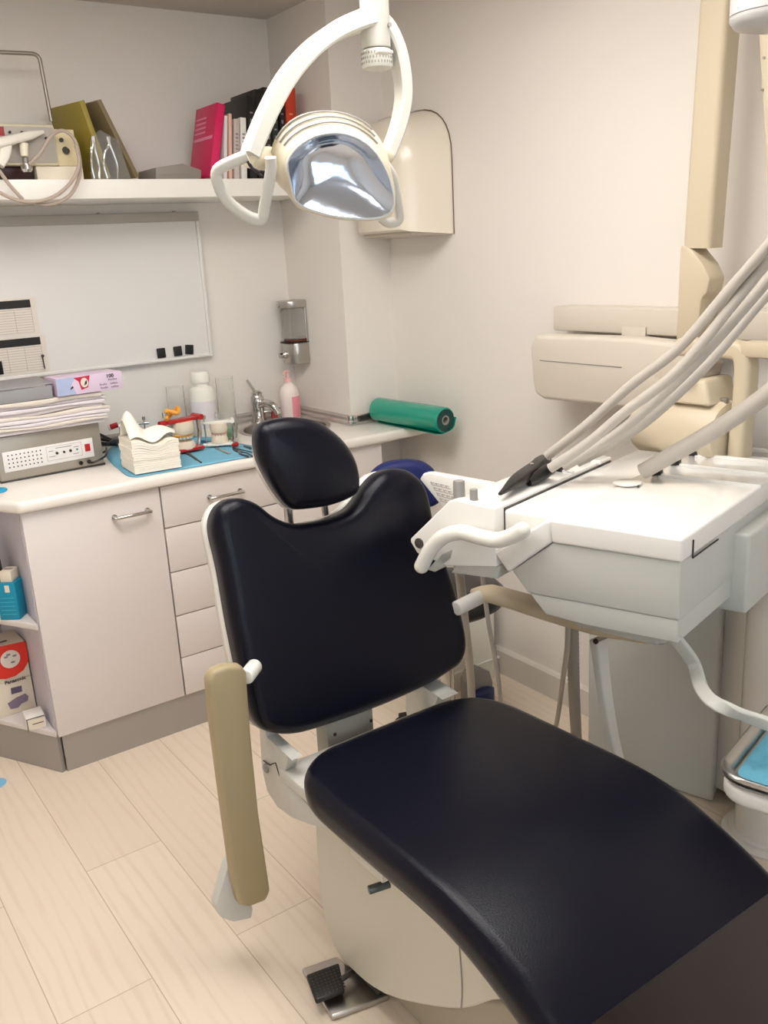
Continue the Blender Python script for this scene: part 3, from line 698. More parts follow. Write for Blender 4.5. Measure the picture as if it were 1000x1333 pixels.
# ------------------------------------------------------------------ bottles behind
t = thing('white_pump_bottle', 'large white plastic jar with screw lid against the back wall', 'bottle', (1.385, 3.17, CT))
o = V((1.385, 3.17, CT))
b = NB(); lathe(b, [(0, 0), (.044, 0), (.048, .006), (.048, .160), (.044, .175), (.030, .184), (.028, .2)], o); mk('body', b, M_bottle, t)
b = NB(); lathe(b, [(.027, .198), (.034, .198), (.034, .232), (.031, .238), (0, .238)], o, n=36); mk('lid', b, M_bottle, t)
b = NB(); lathe(b, [(.0484, .03), (.0486, .031), (.0486, .13), (.0484, .131)], o, n=36); mk('label_band', b, M_paper, t)
def glass(x, y, r, h, label, m=M_clear):
    b = NB(); lathe(b, [(0, 0), (r - .003, 0), (r, .003), (r, h), (r - .0025, h), (r - .0035, .005), (0, .004)], (x, y, CT), n=28); return mk('glass_tumbler', b, m, label=label, cat='glass', ang=50)
glass(1.293, 3.20, .033, .19, 'clear tumbler left of the white jar at the back of the worktop')
glass(1.480, 3.17, .034, .205, 'tall clear cylinder right of the white jar at the back of the worktop')
# soap pump bottle
t = thing('hand_soap_bottle', 'white pump bottle with pale pink label on the worktop right of the tap', 'bottle', (1.760, 3.18, CT)); o = V((1.760, 3.18, CT))
b = NB(); lathe(b, [(0, 0), (.036, 0), (.039, .005), (.039, .105), (.034, .128), (.018, .143), (.013, .148), (.013, .156)], o, n=32); mk('body', b, mat('soap_bottle_white', srgb(240, 226, 220), .3, bump=.02), t)
b = NB(); path = [V((o.x + .0397 * math.cos(math.radians(a)), o.y + .0397 * math.sin(math.radians(a)), CT + .055)) for a in range(-105, 20, 8)]; sweep(b, path, rrect(.0012, .082, .0005), up=Z); mk('pink_label', b, M_pink2, t)
b = NB(); lathe(b, [(.0135, .152), (.016, .152), (.016, .168), (.006, .170), (.005, .188), (.010, .189), (.010, .197), (0, .198)], o, n=24); tube(b, [o + Z * .192, o + V((-.02, -.015, .194)), o + V((-.034, -.026, .184))], .0042, n=10); mk('pump_head', b, M_soap, t)
b = NB(); box(b, (1.688, 3.195, CT), (1.712, 3.215, CT + .045), .003); mk('red_holder', b, mat('faded_red_plastic', srgb(190, 80, 80), .4, bump=.02), label='small faded red holder between the tap and the pump bottle', cat='holder')
# wall soap dispenser on the column side
XD = 1.858
t = thing('soap_dispenser', 'chrome and clear wall soap dispenser on the side of the wall column', 'soap dispenser', (XD, 3.2, 1.10))
yl, yr = 3.30, 3.13
y0, y1 = 3.165, 3.265
def dprism(z0, z1, dep, w=.003, yy0=y0, yy1=y1):
    b = NB(); n = 10; pts = [(XD, yy0, z0)] ; 
    ym = (yy0 + yy1) / 2; hw = (yy1 - yy0) / 2
    for k in range(n + 1):
        a = math.pi * k / n; pts.append((XD - dep * (.55 + .45 * math.sin(a)), ym - hw * math.cos(a) * (1), z0))
    pts.append((XD, yy1, z0)); prism(b, pts, (0, 0, z1 - z0), w); return b
mk('back_plate', box(NB(), (XD - .010, y0 - .004, 1.115), (XD, y1 + .004, 1.355), .002), M_chrome, t)
b = dprism(1.325, 1.352, .092, .005, y0 - .006, y1 + .006); mk('top_cover', b, M_steel, t)
b = NB(); lathe(b, [(0, 0), (.009, 0), (.009, .006), (0, .010)], (XD - .092, 3.215, 1.338), (-1, 0, 0), n=16); mk('lock_button', b, M_chrome, t)
b = dprism(1.205, 1.3245, .078, .004); mk('tank', b, M_smoke, t)
b = dprism(1.194, 1.204, .074, .002); mk('brown_liquid', b, M_ambr, t)
b = dprism(1.108, 1.190, .080, .006, y0 - .005, y1 + .005); mk('lower_housing', b, M_steel, t)
b = dprism(1.190, 1.1938, .090, .001, y0 - .006, y1 + .006); mk('dark_collar', b, M_black, t)
b = NB(); lathe(b, [(.014, 0), (.016, .006), (.010, .016), (.011, .028), (0, .034)], (XD - .078, 3.215, 1.145), (-1, 0, -.1), n=20); mk('push_knob', b, M_chrome, t)
# green film roll
ra, rb = V((1.965, 2.86, CT + .047)), V((1.985, 2.475, CT + .047)); t = thing('green_film_roll', 'translucent green plastic film roll lying on the right end of the worktop', 'roll', (1.975, 2.67, CT))
d = (rb - ra).normalized(); b = NB(); L_ = (rb - ra).length
lathe(b, [(.018, 0), (.040, 0), (.0455, .004), (.0465, .03), (.0465, L_ - .03), (.0455, L_ - .004), (.040, L_), (.0395, L_ - .001), (.018, L_ - .001)], ra, d, n=48); mk('film', b, M_teal, t)
b = NB(); lathe(b, [(.017, L_ - .002), (.040, L_ - .002), (.040, L_ + .0008), (.017, L_ + .0008)], ra, d, n=40); mk('roll_end', b, M_tealdk, t)
b = NB(); lathe(b, [(.012, -.001), (.017, -.001), (.017, L_ + .0015), (.012, L_ + .0015), (.012, -.001)], ra, d, n=28); mk('core', b, M_grey, t)
b = NB(); path = smooth([V((1.94, 0, CT + .004)), V((1.975, 0, CT + .001)), V((2.02, 0, CT + .014)), V((2.035, 0, CT + .05))], 5)
prism(b, [p + V((0, 2.475, 0)) for p in path] + [p + V((0, 2.475, .0012)) for p in reversed(path)], (0, .36, 0)); mk('loose_sheet', b, M_teal, t)
b = NB(); tube(b, [(1.88, 2.872, CT + .022), (1.93, 2.87, CT + .028), (1.962, 2.865, CT + .047)], .010, n=10); mk('dark_roll_grip', b, M_black, t)

# ================================================================== ON THE SHELF
ST = 1.7875
t = thing('electrosurgery_unit', 'cream and grey electronic box with handpiece at the left end of the shelf', 'device', (.78, 3.14, ST))
b = NB(); box(b, (.50, 3.030, ST + .042), (.935, 3.25, ST + .160), .006); mk('case', b, mat('device_cream', srgb(206, 196, 168), .45, bump=.02), t)
b = NB(); box(b, (.505, 3.027, ST + .050), (.930, 3.0305, ST + .152), .001); fp = mk('front_panel', b, mat('device_panel_grey', srgb(176, 168, 158), .45, bump=.02), t)
b = NB(); box(b, (.70, 3.0255, ST + .125), (.785, 3.0272, ST + .150)); mk('red_display', b, mat('dark_red_window', srgb(150, 30, 34), .2, bump=.01), fp)
b = NB()
for x, z in ((.835, .135), (.905, .12), (.80, .135)): cyl(b, (x, 3.028, ST + z), (x, 3.021, ST + z), .004, n=10)
mk('screws', b, M_ink, fp)
b = NB(); box(b, (.52, 3.05, ST), (.86, 3.24, ST + .0415), .003); mk('dark_base', b, mat('dark_red_base', srgb(48, 16, 14), .4, bump=.02), t)
b = NB(); box(b, (.866, 3.04, ST), (1.01, 3.26, ST + .0415), .002); mk('cream_foot', b, M_carton, t)
b = NB(); box(b, (.937, 3.045, ST + .042), (1.0, 3.25, ST + .150), .004); mk('side_block', b, mat('device_side_cream', srgb(214, 198, 158), .5, bump=.02), t)
b = NB(); cyl(b, (.965, 3.046, ST + .09), (.965, 3.034, ST + .085), .010, n=16); cyl(b, (.955, 3.046, ST + .118), (.955, 3.036, ST + .118), .006, n=12); mk('side_sockets', b, M_dark, t)
# curing-light style handpiece with cord
t = thing('grey_handpiece', 'pale grey pistol handpiece with coiled cord hanging over the shelf edge', 'handpiece', (.80, 3.0, ST + .02))
b = NB(); hp = [at(-14, 190, 1, 2.99), at(8, 184, 1, 2.99), at(32, 178, 1, 3.0), at(56, 172, 1, 3.01)]
sweep(b, smooth(hp, 4), rrect(.034, .026, .01), up=Z, scale=[1.1] * 6 + [1.0] * 4 + [.8, .6, .45]); sweep(b, smooth([hp[1], at(6, 200, 1, 2.99), at(-2, 214, 1, 2.985)], 4), rrect(.034, .024, .009), up=Y); mk('body', b, mat('handpiece_pale', srgb(224, 218, 206), .35, bump=.02), t)
b = NB(); cyl(b, at(31, 186, 1, 3.0), at(32, 204, 1, 3.0), .013, .0115, n=18, w=.003); mk('holder_sleeve', b, M_cream, t)
b = NB(); lathe(b, [(0, 0), (.009, .001), (.009, .018), (.017, .020), (.018, .034), (.011, .042), (0, .043)], at(32.5, 205, 1, 3.0), (0, 0, -1), n=18); mk('metal_tip', b, M_chrome, t)
b = NB(); c = [at(38, 214, 1, 2.985), at(52, 200, 1, 2.985), at(66, 178, 1, 2.985), at(82, 170, 1, 2.99), at(97, 182, 1, 2.985), at(104, 208, 1, 2.97), at(103, 232, 1, 2.965), at(90, 255, 1, 2.965), at(66, 266, 1, 2.965), at(44, 264, 1, 2.965)]
tube(b, c, .0055, n=8, k=5); tube(b, [at(99, 190, 1, 2.975), at(103, 214, 1, 2.955), at(92, 238, 1, 2.95), at(70, 256, 1, 2.95), at(40, 263, 1, 2.95), at(10, 256, 1, 2.955), at(-20, 238, 1, 2.96)], .0055, n=8, k=5)
tube(b, [at(30, 260, 1, 2.965), at(12, 240, 1, 2.965), at(-6, 215, 1, 2.97)], .0055, n=8, k=5); mk('cord', b, mat('cord_grey', srgb(176, 160, 146), .5, bump=.02), t)
# metal hoop
b = NB(); tube(b, [at(-60, 66, 1, 3.14)] + [at(0, 68, 1, 3.14), at(36, 69.5, 1, 3.14), at(46, 71, 1, 3.14), at(51, 76, 1, 3.14), at(53, 84, 1, 3.14), at(67, 158, 1, 3.14)], .006, n=12, k=4)
mk('wire_hoop', b, mat('grey_rod', srgb(158, 150, 142), .35, metal=.6, bump=.02), label='bent grey metal rod hoop standing behind the electronic box on the shelf', cat='rod')
# olive folders leaning
def book(x0, thick, h, dep, lean, m, label, cat='book', name='book', y0=3.03, group=None, pages=True, z=ST, yaw=0):
    """upright book, spine to the camera, leaning to +x by lean radians about its lower right edge"""
    t = thing(name, label, cat, (x0 + thick / 2, y0, z), group)
    c, s = math.cos(lean), math.sin(lean); ex, ez = V((c, 0, -s)), V((s, 0, c)); o = V((x0, y0, z + max(0, thick * s)))
    R = Matrix.Rotation(yaw, 3, 'Z'); ex = R @ ex; ez = R @ ez; ey = R @ Y
    if pages and thick > .008:
        ct = min(.0025, thick * .2); b = NB()
        for u in (ct / 2, thick - ct / 2): obb(b, o + ex * u + ey * dep / 2 + ez * h / 2, (ct, dep, h), ex, ey, ez, .0006)
        obb(b, o + ex * thick / 2 + ey * .0015 + ez * h / 2, (thick, .003, h), ex, ey, ez, .001); mk('cover', b, m, t)
        b = NB(); obb(b, o + ex * thick / 2 + ey * dep / 2 + ez * h / 2, (thick - 2 * ct, dep - .008, h - .008), ex, ey, ez); mk('pages', b, M_paper2, t)
    else:
        b = NB(); obb(b, o + ex * thick / 2 + ey * dep / 2 + ez * h / 2, (thick, dep, h), ex, ey, ez, min(.002, thick * .3)); mk('cover', b, m, t)
    return t, o, ex, ey, ez
def leaner(pts, thickv, m, label, name='folder', cat='folder', o2=None):
    b = NB(); prism(b, pts, thickv, .001); return mk(name, b, m, label=label, cat=cat)
# two large olive/brown sleeves seen nearly edge-on, tops leaning left
def slab(a0, a1, dep, th, m, name, label):      # a0 bottom, a1 top (points at the front edge), th along the lean normal
    a0, a1 = V(a0), V(a1); ez = (a1 - a0).normalized(); ex = V((ez.z, 0, -ez.x)); b = NB()
    prism(b, [a0, a0 + ex * th, a1 + ex * th, a1], (-.05, dep, 0), .0008); return mk(name, b, m, label=label, cat='folder')
slab((1.090, 3.06, ST + .0055), (1.035, 3.06, ST + .235), .18, .016, M_olive, 'olive_folder', 'olive green folder leaning on the shelf, left of the pair')
slab((1.188, 3.06, ST + .007), (1.092, 3.06, ST + .238), .18, .014, M_olive2, 'brown_folder', 'olive brown folder leaning on the shelf, right of the pair')
# clear pouch with two pliers
t = thing('instrument_pouch', 'clear pouch of steel pliers standing in front of the olive folders', 'pouch', (1.09, 3.04, ST))
b = NB(); prism(b, [(1.03, 3.030, ST), (1.16, 3.030, ST), (1.135, 3.035, ST + .12), (1.08, 3.04, ST + .15), (1.045, 3.035, ST + .12)], (0, .0015, 0)); mk('pouch', b, M_clear, t)
for k, (u, w_) in enumerate(((1.055, .012), (1.105, .022))):
    for sg in (-1, 1):
        b = NB(); tube(b, [(u + .003 * sg + .004, 3.050, ST + .132), (u + .002 * sg + .004, 3.050, ST + .108), (u + w_ * sg * .6, 3.050, ST + .085), (u + w_ * sg, 3.050, ST + .045), (u + w_ * sg * .7, 3.050, ST + .006)], .0045, n=10); mk('plier_arm', b, M_chrome, t)
# grey open object
b = NB(); prism(b, [at(203, 232, 1, 3.03), at(262, 232, 1, 3.03), at(262, 221, 1, 3.03), at(238, 213, 1, 3.03), at(203, 218, 1, 3.03)], (0, .16, 0), .002); box(b, (1.245, 3.028, ST), (1.40, 3.05, ST + .012), .001)
mk('grey_wedge_box', b, mat('grey_card', srgb(140, 130, 122), .5, bump=.03), label='flat grey wedge shaped box lying on the shelf left of the magenta book', cat='box')
t, o, ex, ey, ez = book(1.437, .030, .245, .17, .235, M_pink, 'magenta hardback book leaning right on the shelf, first of the row')
b = NB()
for k in range(4): obb(b, o - ex * .0006 + ey * (.115 + .0) + ez * (.205 - .016 * k), (.0008, .085, .006), ex, ey, ez)
obb(b, o - ex * .0006 + ey * .085 + ez * .135, (.0008, .15, .010), ex, ey, ez); mk('cover_print', b, mat('pale_rose_ink', srgb(240, 150, 180), .5, bump=.01), t)
b = NB(); obb(b, o + ex * .015 - ey * .0006 + ez * .018, (.018, .0008, .02), ex, ey, ez); mk('spine_mark', b, mat('rose_mark', srgb(250, 170, 170), .5, bump=.01), t)
specs = [(1.492, .012, .205, .12, M_paper, 'thin white booklet right of the magenta book on the shelf'), (1.512, .012, .212, .10, mat('salmon_cover', srgb(226, 182, 160), .5, bump=.02), 'thin salmon coloured booklet between two pale ones on the shelf'),
         (1.532, .020, .195, .10, mat('pale_grey_cover', srgb(200, 186, 180), .5, bump=.02), 'pale grey thin book with dark lettering on the spine'), (1.560, .022, .200, .08, M_wframe, 'white book with grey spine print, nearest to the black books')]
for i, (x, th, h, ln, m, lab) in enumerate(specs):
    t, o, ex, ey, ez = book(x, th, h, .16, ln, m, lab, pages=False)
    if i >= 2:
        b = NB()
        for k in range(9): obb(b, o + ex * th / 2 - ey * .0005 + ez * (.05 + .012 * k), (th * .45, .0008, .006 if k % 3 else .003), ex, ey, ez)
        mk('spine_print', b, M_inkg, t)
for i, (x, th, h, ln, m, lab) in enumerate([(1.592, .030, .270, .06, M_black, 'large black book on the shelf next to the white spine'), (1.626, .030, .292, .055, M_black, 'large black book on the shelf, middle of the three black ones'),
        (1.660, .026, .300, .05, mat('black_brown_cover', srgb(44, 36, 32), .4, bump=.02), 'black brown book behind the lamp arm, tallest of the dark books'), (1.690, .024, .285, .05, mat('dark_green_cover', srgb(40, 52, 44), .4, bump=.02), 'dark green book with pale marks behind the lamp arm'),
        (1.718, .022, .270, .06, M_black, 'narrow black book left of the orange red book'), (1.745, .040, .305, .06, M_redo, 'tall orange red book, last of the row on the shelf')]):
    t, o, ex, ey, ez = book(x, th, h, .19, ln, m, lab)
    b = NB()
    for k in range(7): obb(b, o + ex * th / 2 - ey * .0006 + ez * (.06 + .026 * k), (th * .35, .0008, .012 if k % 2 else .005), ex, ey, ez)
    mk('spine_print', b, M_inkg if i != 5 else mat('gold_ink', srgb(220, 150, 90), .5, bump=.01), t)

# ================================================================== PAPER DISPENSER on the right wall
t = thing('paper_dispenser', 'cream white rounded paper towel dispenser on the right wall by the corner', 'dispenser', (2.0, 2.69, 1.562))
def outl(yc, hw, zb, zt, n=16, r=.17):
    pts = [V((yc - hw, zb))]
    for k in range(n + 1):
        a = math.pi * k / n; pts.append(V((yc - hw * math.copysign(abs(math.cos(a)) ** .8, math.cos(a)), zt - r + r * math.sin(a) ** .8)))
    pts.append(V((yc + hw, zb))); return pts
rings = [(2.0797, .185, 1.566, 1.975), (2.070, .185, 1.566, 1.975), (2.066, .183, 1.566, 1.972), (1.955, .168, 1.575, 1.955), (1.915, .152, 1.580, 1.935), (1.895, .125, 1.588, 1.905)]
g = NB(); R = []
for x, hw, zb, ztp in rings: R.append([g.verts.new((x, p.x, p.y)) for p in outl(2.695, hw, zb, ztp)])
m = len(R[0])
for A, B_ in zip(R, R[1:]):
    for k in range(m): g.faces.new((A[k], A[(k + 1) % m], B_[(k + 1) % m], B_[k]))
g.faces.new(R[0]); g.faces.new(list(reversed(R[-1]))); bmesh.ops.recalc_face_normals(g, faces=g.faces); bmesh.ops.triangulate(g, faces=[f for f in g.faces if len(f.verts) > 4])
mk('cover', g, mat('dispenser_cream', srgb(232, 222, 204), .22, coat=.3, bump=.01), t, ang=50)
b = NB(); prism(b, [(2.079, 2.52, 1.562), (1.93, 2.55, 1.570), (1.93, 2.84, 1.570), (2.079, 2.87, 1.562)], (0, 0, .008), .002); mk('paper_slot_plate', b, mat('dispenser_underside', srgb(206, 196, 180), .4, bump=.02), t)
b = NB(); R = []
for x in (2.0795, 2.077):
    pass
pp = [V((2.0787, p.x, p.y)) for p in outl(2.695, .187, 1.564, 1.977)]; tube(b, pp, .0022, 1, n=6, sm=False); mk('wall_edge', b, mat('dark_seam', srgb(120, 104, 84), .6, bump=.01), t)
# ================================================================== WALL X-RAY
t = thing('wall_xray_unit', 'cream dental x-ray machine with folding arm mounted on the right wall', 'x-ray machine', (1.99, 1.42, .99))
b = NB(); box(b, (2.0, .70, 1.268), (2.079, 1.968, 1.338), .006); mk('wall_bar', b, M_xpale, t)
b = NB(); prism(b, [(1.92, y, z) for y, z in ((1.975, 1.125), (1.985, 1.225), (1.965, 1.262), (1.60, 1.268), (1.46, 1.262), (1.43, 1.225), (1.43, 1.115), (1.46, 1.085), (1.93, 1.075), (1.965, 1.088))], (.075, 0, 0), .012, 3); box(b, (1.994, 1.62, 1.22), (2.012, 1.70, 1.29)); ah = mk('arm_housing', b, M_xpale, t)
b = NB(); p, q = at(703, 469, 0, 1.919), at(809, 478, 0, 1.919); tube(b, [p, q], .0012, 1, n=6, sm=False); mk('seam', b, M_grey, ah)
b = NB(); cyl(b, (1.93, 1.435, 1.175), (1.93, 1.415, 1.175), .045, n=28, w=.004); mk('joint_disc', b, mat('grey_joint', srgb(176, 164, 150), .4, bump=.02), t)
b = NB(); prism(b, [(1.925, y, z) for y, z in ((1.47, 1.262), (1.468, 1.50), (1.44, 1.495), (1.40, 1.455), (1.378, 1.42), (1.385, 1.385), (1.40, 1.37), (1.405, 1.262))], (.065, 0, 0), .008, 2); mk('knuckle', b, M_cream2, t)
def beam(a, c, w_, h_, r, up=X):
    g = NB(); sweep(g, [V(a), (V(a) + V(c)) / 2, V(c)], rrect(w_, h_, r), up=up); return g
b = beam((1.958, 1.424, 1.49), (1.958, 1.395, 2.24), .078, .062, .014); mk('arm', b, M_cream2, t)
b = NB(); box(b, (1.80, 1.24, 2.20), (1.99, 1.45, 2.28), .03, 4); mk('elbow', b, M_cream2, t)
b = beam((1.855, 1.225, 2.22), (1.855, 1.11, 1.36), .075, .062, .014); mk('arm', b, M_cream2, t)
b = NB()
for z in (1.86, 1.80): cyl(b, (1.826, 1.20, z), (1.822, 1.20, z), .003, n=8)
mk('screws', b, M_grey, t)
b = NB(); box(b, (1.84, 1.065, 1.25), (1.90, 1.16, 1.375), .015, 3); mk('lower_joint', b, M_cream2, t)
b = NB(); path = smooth([V((1.875, 1.41, 1.262)), V((1.875, 1.33, 1.265)), V((1.875, 1.255, 1.262)), V((1.875, 1.236, 1.24)), V((1.875, 1.233, 1.19)), V((1.875, 1.238, 1.05)), V((1.875, 1.24, .97))], 4)
sweep(b, path, rrect(.042, .05, .012), up=X); box(b, (1.85, 1.10, 1.25), (1.90, 1.24, 1.285), .008); mk('yoke', b, M_cream2, t)
b = NB(); box(b, (1.862, 1.272, 1.0), (1.876, 1.294, 1.15), .002); mk('metal_strap', b, M_steel, t)
b = NB(); cyl(b, (1.875, 1.515, 1.065), (1.875, 1.265, 1.065), .078, n=40, w=.018); box(b, (1.86, 1.505, 1.01), (1.93, 1.53, 1.12), .012, 3); th = mk('tube_head', b, M_cream2, t)
b = NB(); prism(b, [(1.815, 1.46, 1.135), (1.815, 1.285, 1.135), (1.83, 1.31, 1.195), (1.83, 1.445, 1.195)], (.11, 0, 0), .010, 3); mk('head_collar', b, M_cream2, t)
b = NB(); prism(b, [(1.80, 1.44, 1.195), (1.80, 1.33, 1.195), (1.835, 1.345, 1.225), (1.835, 1.425, 1.225)], (.12, 0, 0), .006); mk('clamp', b, mat('grey_joint', (0, 0, 0)), t)

# ================================================================== DENTAL CHAIR
ch = thing('dental_chair', 'navy leatherette dental chair with beige armrests in the middle of the room', 'dental chair', (.99, 1.2, 0))
CX = .99
def seat_loft(stations, T, r, mat_, name, wd=0, drop=0):
    g = NB(); R = []
    for y, z, hw, ny, nz in stations:      # ny,nz = surface normal in yz
        sec = rrect(2 * (hw + wd), T, min(r, T / 2 - .002, hw), 6); row = []
        for sx, sz in sec:
            h = sz - T / 2 + drop
            crown = .006 * (1 - (sx / max(hw, .01)) ** 2) if sz > 0 else 0
            row.append(g.verts.new((CX + sx, y + ny * (h + crown), z + nz * (h + crown))))
        R.append(row)
    m = len(R[0])
    for A, B_ in zip(R, R[1:]):
        for k in range(m): g.faces.new((A[k], A[(k + 1) % m], B_[(k + 1) % m], B_[k]))
    g.faces.new(R[0]); g.faces.new(list(reversed(R[-1]))); bmesh.ops.recalc_face_normals(g, faces=g.faces)
    return mk(name, g, mat_, ch, ang=50)
def stations(pts):
    P = smooth([V((y, z, w)) for y, z, w in pts], 4); out = []
    for i, p in enumerate(P):
        a, c = P[max(i - 1, 0)], P[min(i + 1, len(P) - 1)]; t_ = V((c.x - a.x, c.y - a.y)).normalized()
        n = V((t_.y, -t_.x));
        if n.y < 0: n = -n
        out.append((p.x, p.y, p.z, n.x, n.y))
    return out
seat_pts = [(1.497, .500, .03), (1.494, .513, .09), (1.484, .526, .150), (1.466, .535, .198), (1.440, .541, .232), (1.405, .545, .252), (1.36, .547, .263), (1.30, .549, .267), (1.15, .554, .269), (1.02, .558, .270), (.94, .554, .270), (.87, .540, .270), (.80, .517, .270), (.74, .492, .270), (.70, .472, .270)]
seat_loft(stations(seat_pts), .078, .032, M_leather, 'seat_cushion')
leg_pts = [(.702, .466, .262), (.665, .428, .262), (.615, .362, .260), (.56, .285, .258), (.50, .20, .250), (.46, .15, .235)]
seat_loft(stations(leg_pts), .055, .02, M_dark, 'leg_rest')
seat_loft(stations([(y + .003, z + .006, w) for y, z, w in leg_pts]), .066, .03, M_brown, 'leg_rest_cover', wd=.013, drop=.003)
fr = [(y, z - .079, w - .03) for y, z, w in seat_pts[5:]]
seat_loft(stations(fr), .016, .006, M_baseg, 'seat_frame')
# backrest
n_b = V((0, -1, .2126)).normalized(); v_b = V((0, .2126, 1)).normalized(); O_b = V((1.0, 1.59, .59))
bp = [(283, 690), (288, 665), (300, 652), (318, 648), (340, 655), (362, 672), (385, 681), (410, 680), (440, 673), (465, 660), (485, 632), (502, 615), (525, 609), (545, 616), (562, 640), (575, 700), (596, 760), (609, 810), (613, 842), (606, 864), (590, 877), (560, 895), (500, 922), (430, 947), (390, 958), (360, 957), (345, 950), (335, 935), (325, 900), (308, 820), (294, 740)]
def to2(px, O, n, eu, ev): p = atp(*px, O, n) - O; return V((p.dot(eu), p.dot(ev)))
pb = [to2(p, O_b, n_b, X, v_b) for p in bp]
pb = [V((p.x, p.y)) for p in smooth([V((q.x, q.y, 0)) for q in pb], 4, True)]
b = NB(); cushion(b, pb, O_b - n_b * .0, X, v_b, n_b, .062, .030, .004, 180); mk('backrest', b, M_leather, ch, ang=60)
pc = sum(pb, V((0, 0))) / len(pb)
b = NB(); cushion(b, [V(((p.x - pc.x) * .99 + pc.x - .004, (p.y - pc.y) * .99 + pc.y)) for p in pb], O_b - n_b * .063, X, v_b, n_b, .030, .010, 0, 140); mk('back_shell', b, M_wplas, ch, ang=60)
# headrest
n_h = V((-.10, -1, .10)).normalized(); v_h = (Z - n_h * Z.dot(n_h)).normalized(); u_h = v_h.cross(n_h).normalized()
if u_h.x < 0: u_h = -u_h
O_h = V((1.0, 1.655, 1.09))
hp = [(340, 576), (343, 560), (355, 549), (388, 544), (420, 549), (450, 570), (469, 598), (475, 628), (469, 646), (440, 659), (405, 665), (385, 664), (370, 648), (354, 622), (344, 600)]
ph = [to2(p, O_h, n_h, u_h, v_h) for p in hp]; ph = [V((p.x, p.y)) for p in smooth([V((q.x, q.y, 0)) for q in ph], 4, True)]
b = NB(); cushion(b, ph, O_h, u_h, v_h, n_h, .060, .034, .006, 120); mk('headrest', b, M_leather, ch, ang=60)
pc = sum(ph, V((0, 0))) / len(ph)
b = NB(); cushion(b, [V(((p.x - pc.x) * .93 + pc.x + .004, (p.y - pc.y) * .9 + pc.y - .016)) for p in ph], O_h - n_h * .060, u_h, v_h, n_h, .034, .014, 0, 100); mk('headrest_shell', b, M_wplas, ch, ang=60)
for px in (377, 424):
    p = at(px, 664 if px < 400 else 660, 1, 1.745); b = NB(); cyl(b, p + V((-.004, .0, .06)), p + V((.004, .005, -.12)), .0085, n=16); mk('headrest_rod', b, M_steel, ch)
# hinge plates
def plate(x0, x1):
    XP = .785; f = lambda u, v: (at(u, v, 0, XP).y, at(u, v, 0, XP).z)
    base = [f(338, 950), (1.700, .60), (1.665, .58), (1.650, .505), (1.538, .498), f(375, 985), f(371, 1004), f(378, 1022), f(402, 1050), (1.40, .43), (1.38, .41), f(400, 1072), f(380, 1064), f(361, 1050), f(348, 1030), f(341, 1000)]
    b = NB(); prism(b, [(x0, y, z) for y, z in base], (x1 - x0, 0, 0), .004); return b
hl = mk('hinge_plate', plate(.785, .812), M_hinge, ch)
p = at(347, 1000, 0, .785)
b = NB(); cyl(b, p + X * .002, p - X * .004, .011, n=20, w=.001); cyl(b, p - X * .003, p - X * .006, .006, n=6); mk('hinge_bolt', b, M_grey, hl)
b = NB(); tube(b, [at(u, v, 0, .7845) for u, v in ((343, 990), (352, 996), (359, 993), (364, 1010), (372, 1006))], .0014, 2, n=6); mk('hinge_split', b, M_ink, hl)
hr = mk('hinge_plate', plate(1.195, 1.245), M_hinge, ch)
b = NB(); box(b, (.918, 1.61, .40), (1.044, 1.665, .56), .004); cb = mk('center_bracket', b, mat('bracket_grey', srgb(164, 164, 154), .4, bump=.02), ch)
b = NB()
for u, v in ((436, 956), (483, 938)): p = at(u, v, 1, 1.609); cyl(b, p, p - Y * .002, .004, n=12)
mk('screws', b, M_ink, cb)
b = NB(); box(b, (.78, 1.42, .425), (1.20, 1.60, .455), .006); mk('rear_crossbar', b, M_hinge, ch)
# left armrest, folded down
ol = [(272, 888), (278, 875), (296, 868), (316, 867), (322, 876), (328, 960), (338, 1060), (353, 1160), (348, 1173), (326, 1182), (313, 1180), (305, 1150), (290, 1040), (277, 940)]
b = NB(); prism(b, [at(u, v, 1, 1.555) for u, v in ol], (0, .032, 0), .009, 3); al = mk('armrest', b, M_beige, ch)
b = NB(); cyl(b, at(320, 882, 1, 1.573), at(320, 882, 1, 1.573) + V((.040, .034, .002)), .0165, n=28, w=.004); mk('armrest_pivot', b, M_wplas, ch)
b = NB(); prism(b, [at(u, v, 1, 1.590) for u, v in ((301, 1120), (296, 1130), (281, 1180), (289, 1196), (304, 1201), (328, 1196), (330, 1184), (322, 1150))], (0, .030, 0), .005, 2); mk('armrest_bracket', b, M_hinge, ch)
# right armrest, pointing forward
b = NB(); pr = smooth([V((1.403, 1.645, .686)), V((1.403, 1.60, .694)), V((1.403, 1.50, .703)), V((1.402, 1.36, .712)), V((1.40, 1.22, .727)), V((1.398, 1.085, .750))], 5)
sc = [min(1, .72 + .07 * i) if i < 5 else (1 if i < len(pr) - 4 else 1 - .05 * (i - len(pr) + 5)) for i in range(len(pr))]
sweep(b, pr, rrect(.064, .030, .011), up=Z, scale=sc); mk('armrest', b, M_beige2, ch)
b = NB(); cyl(b, (1.295, 1.60, .682), (1.378, 1.605, .690), .0185, n=28, w=.004); mk('armrest_pivot', b, M_wplas, ch)
b = NB(); sp = smooth([at(u, v, 0, 1.385) for u, v in ((779, 832), (781, 850), (785, 885), (791, 925), (799, 966), (808, 1000))], 4); sweep(b, sp, rrect(.024, .030, .006), up=X, scale=[1.15 - .02 * i for i in range(len(sp))]); q_ = sp[-1]; box(b, (1.18, q_.y - .02, q_.z - .01), (1.39, q_.y + .02, q_.z + .014), .004); mk('armrest_strut', b, M_hinge, ch)
b = NB(); cyl(b, (1.363, 1.215, .706), (1.359, 1.215, .706), .006, n=12); mk('strut_screw', b, M_ink, ch)
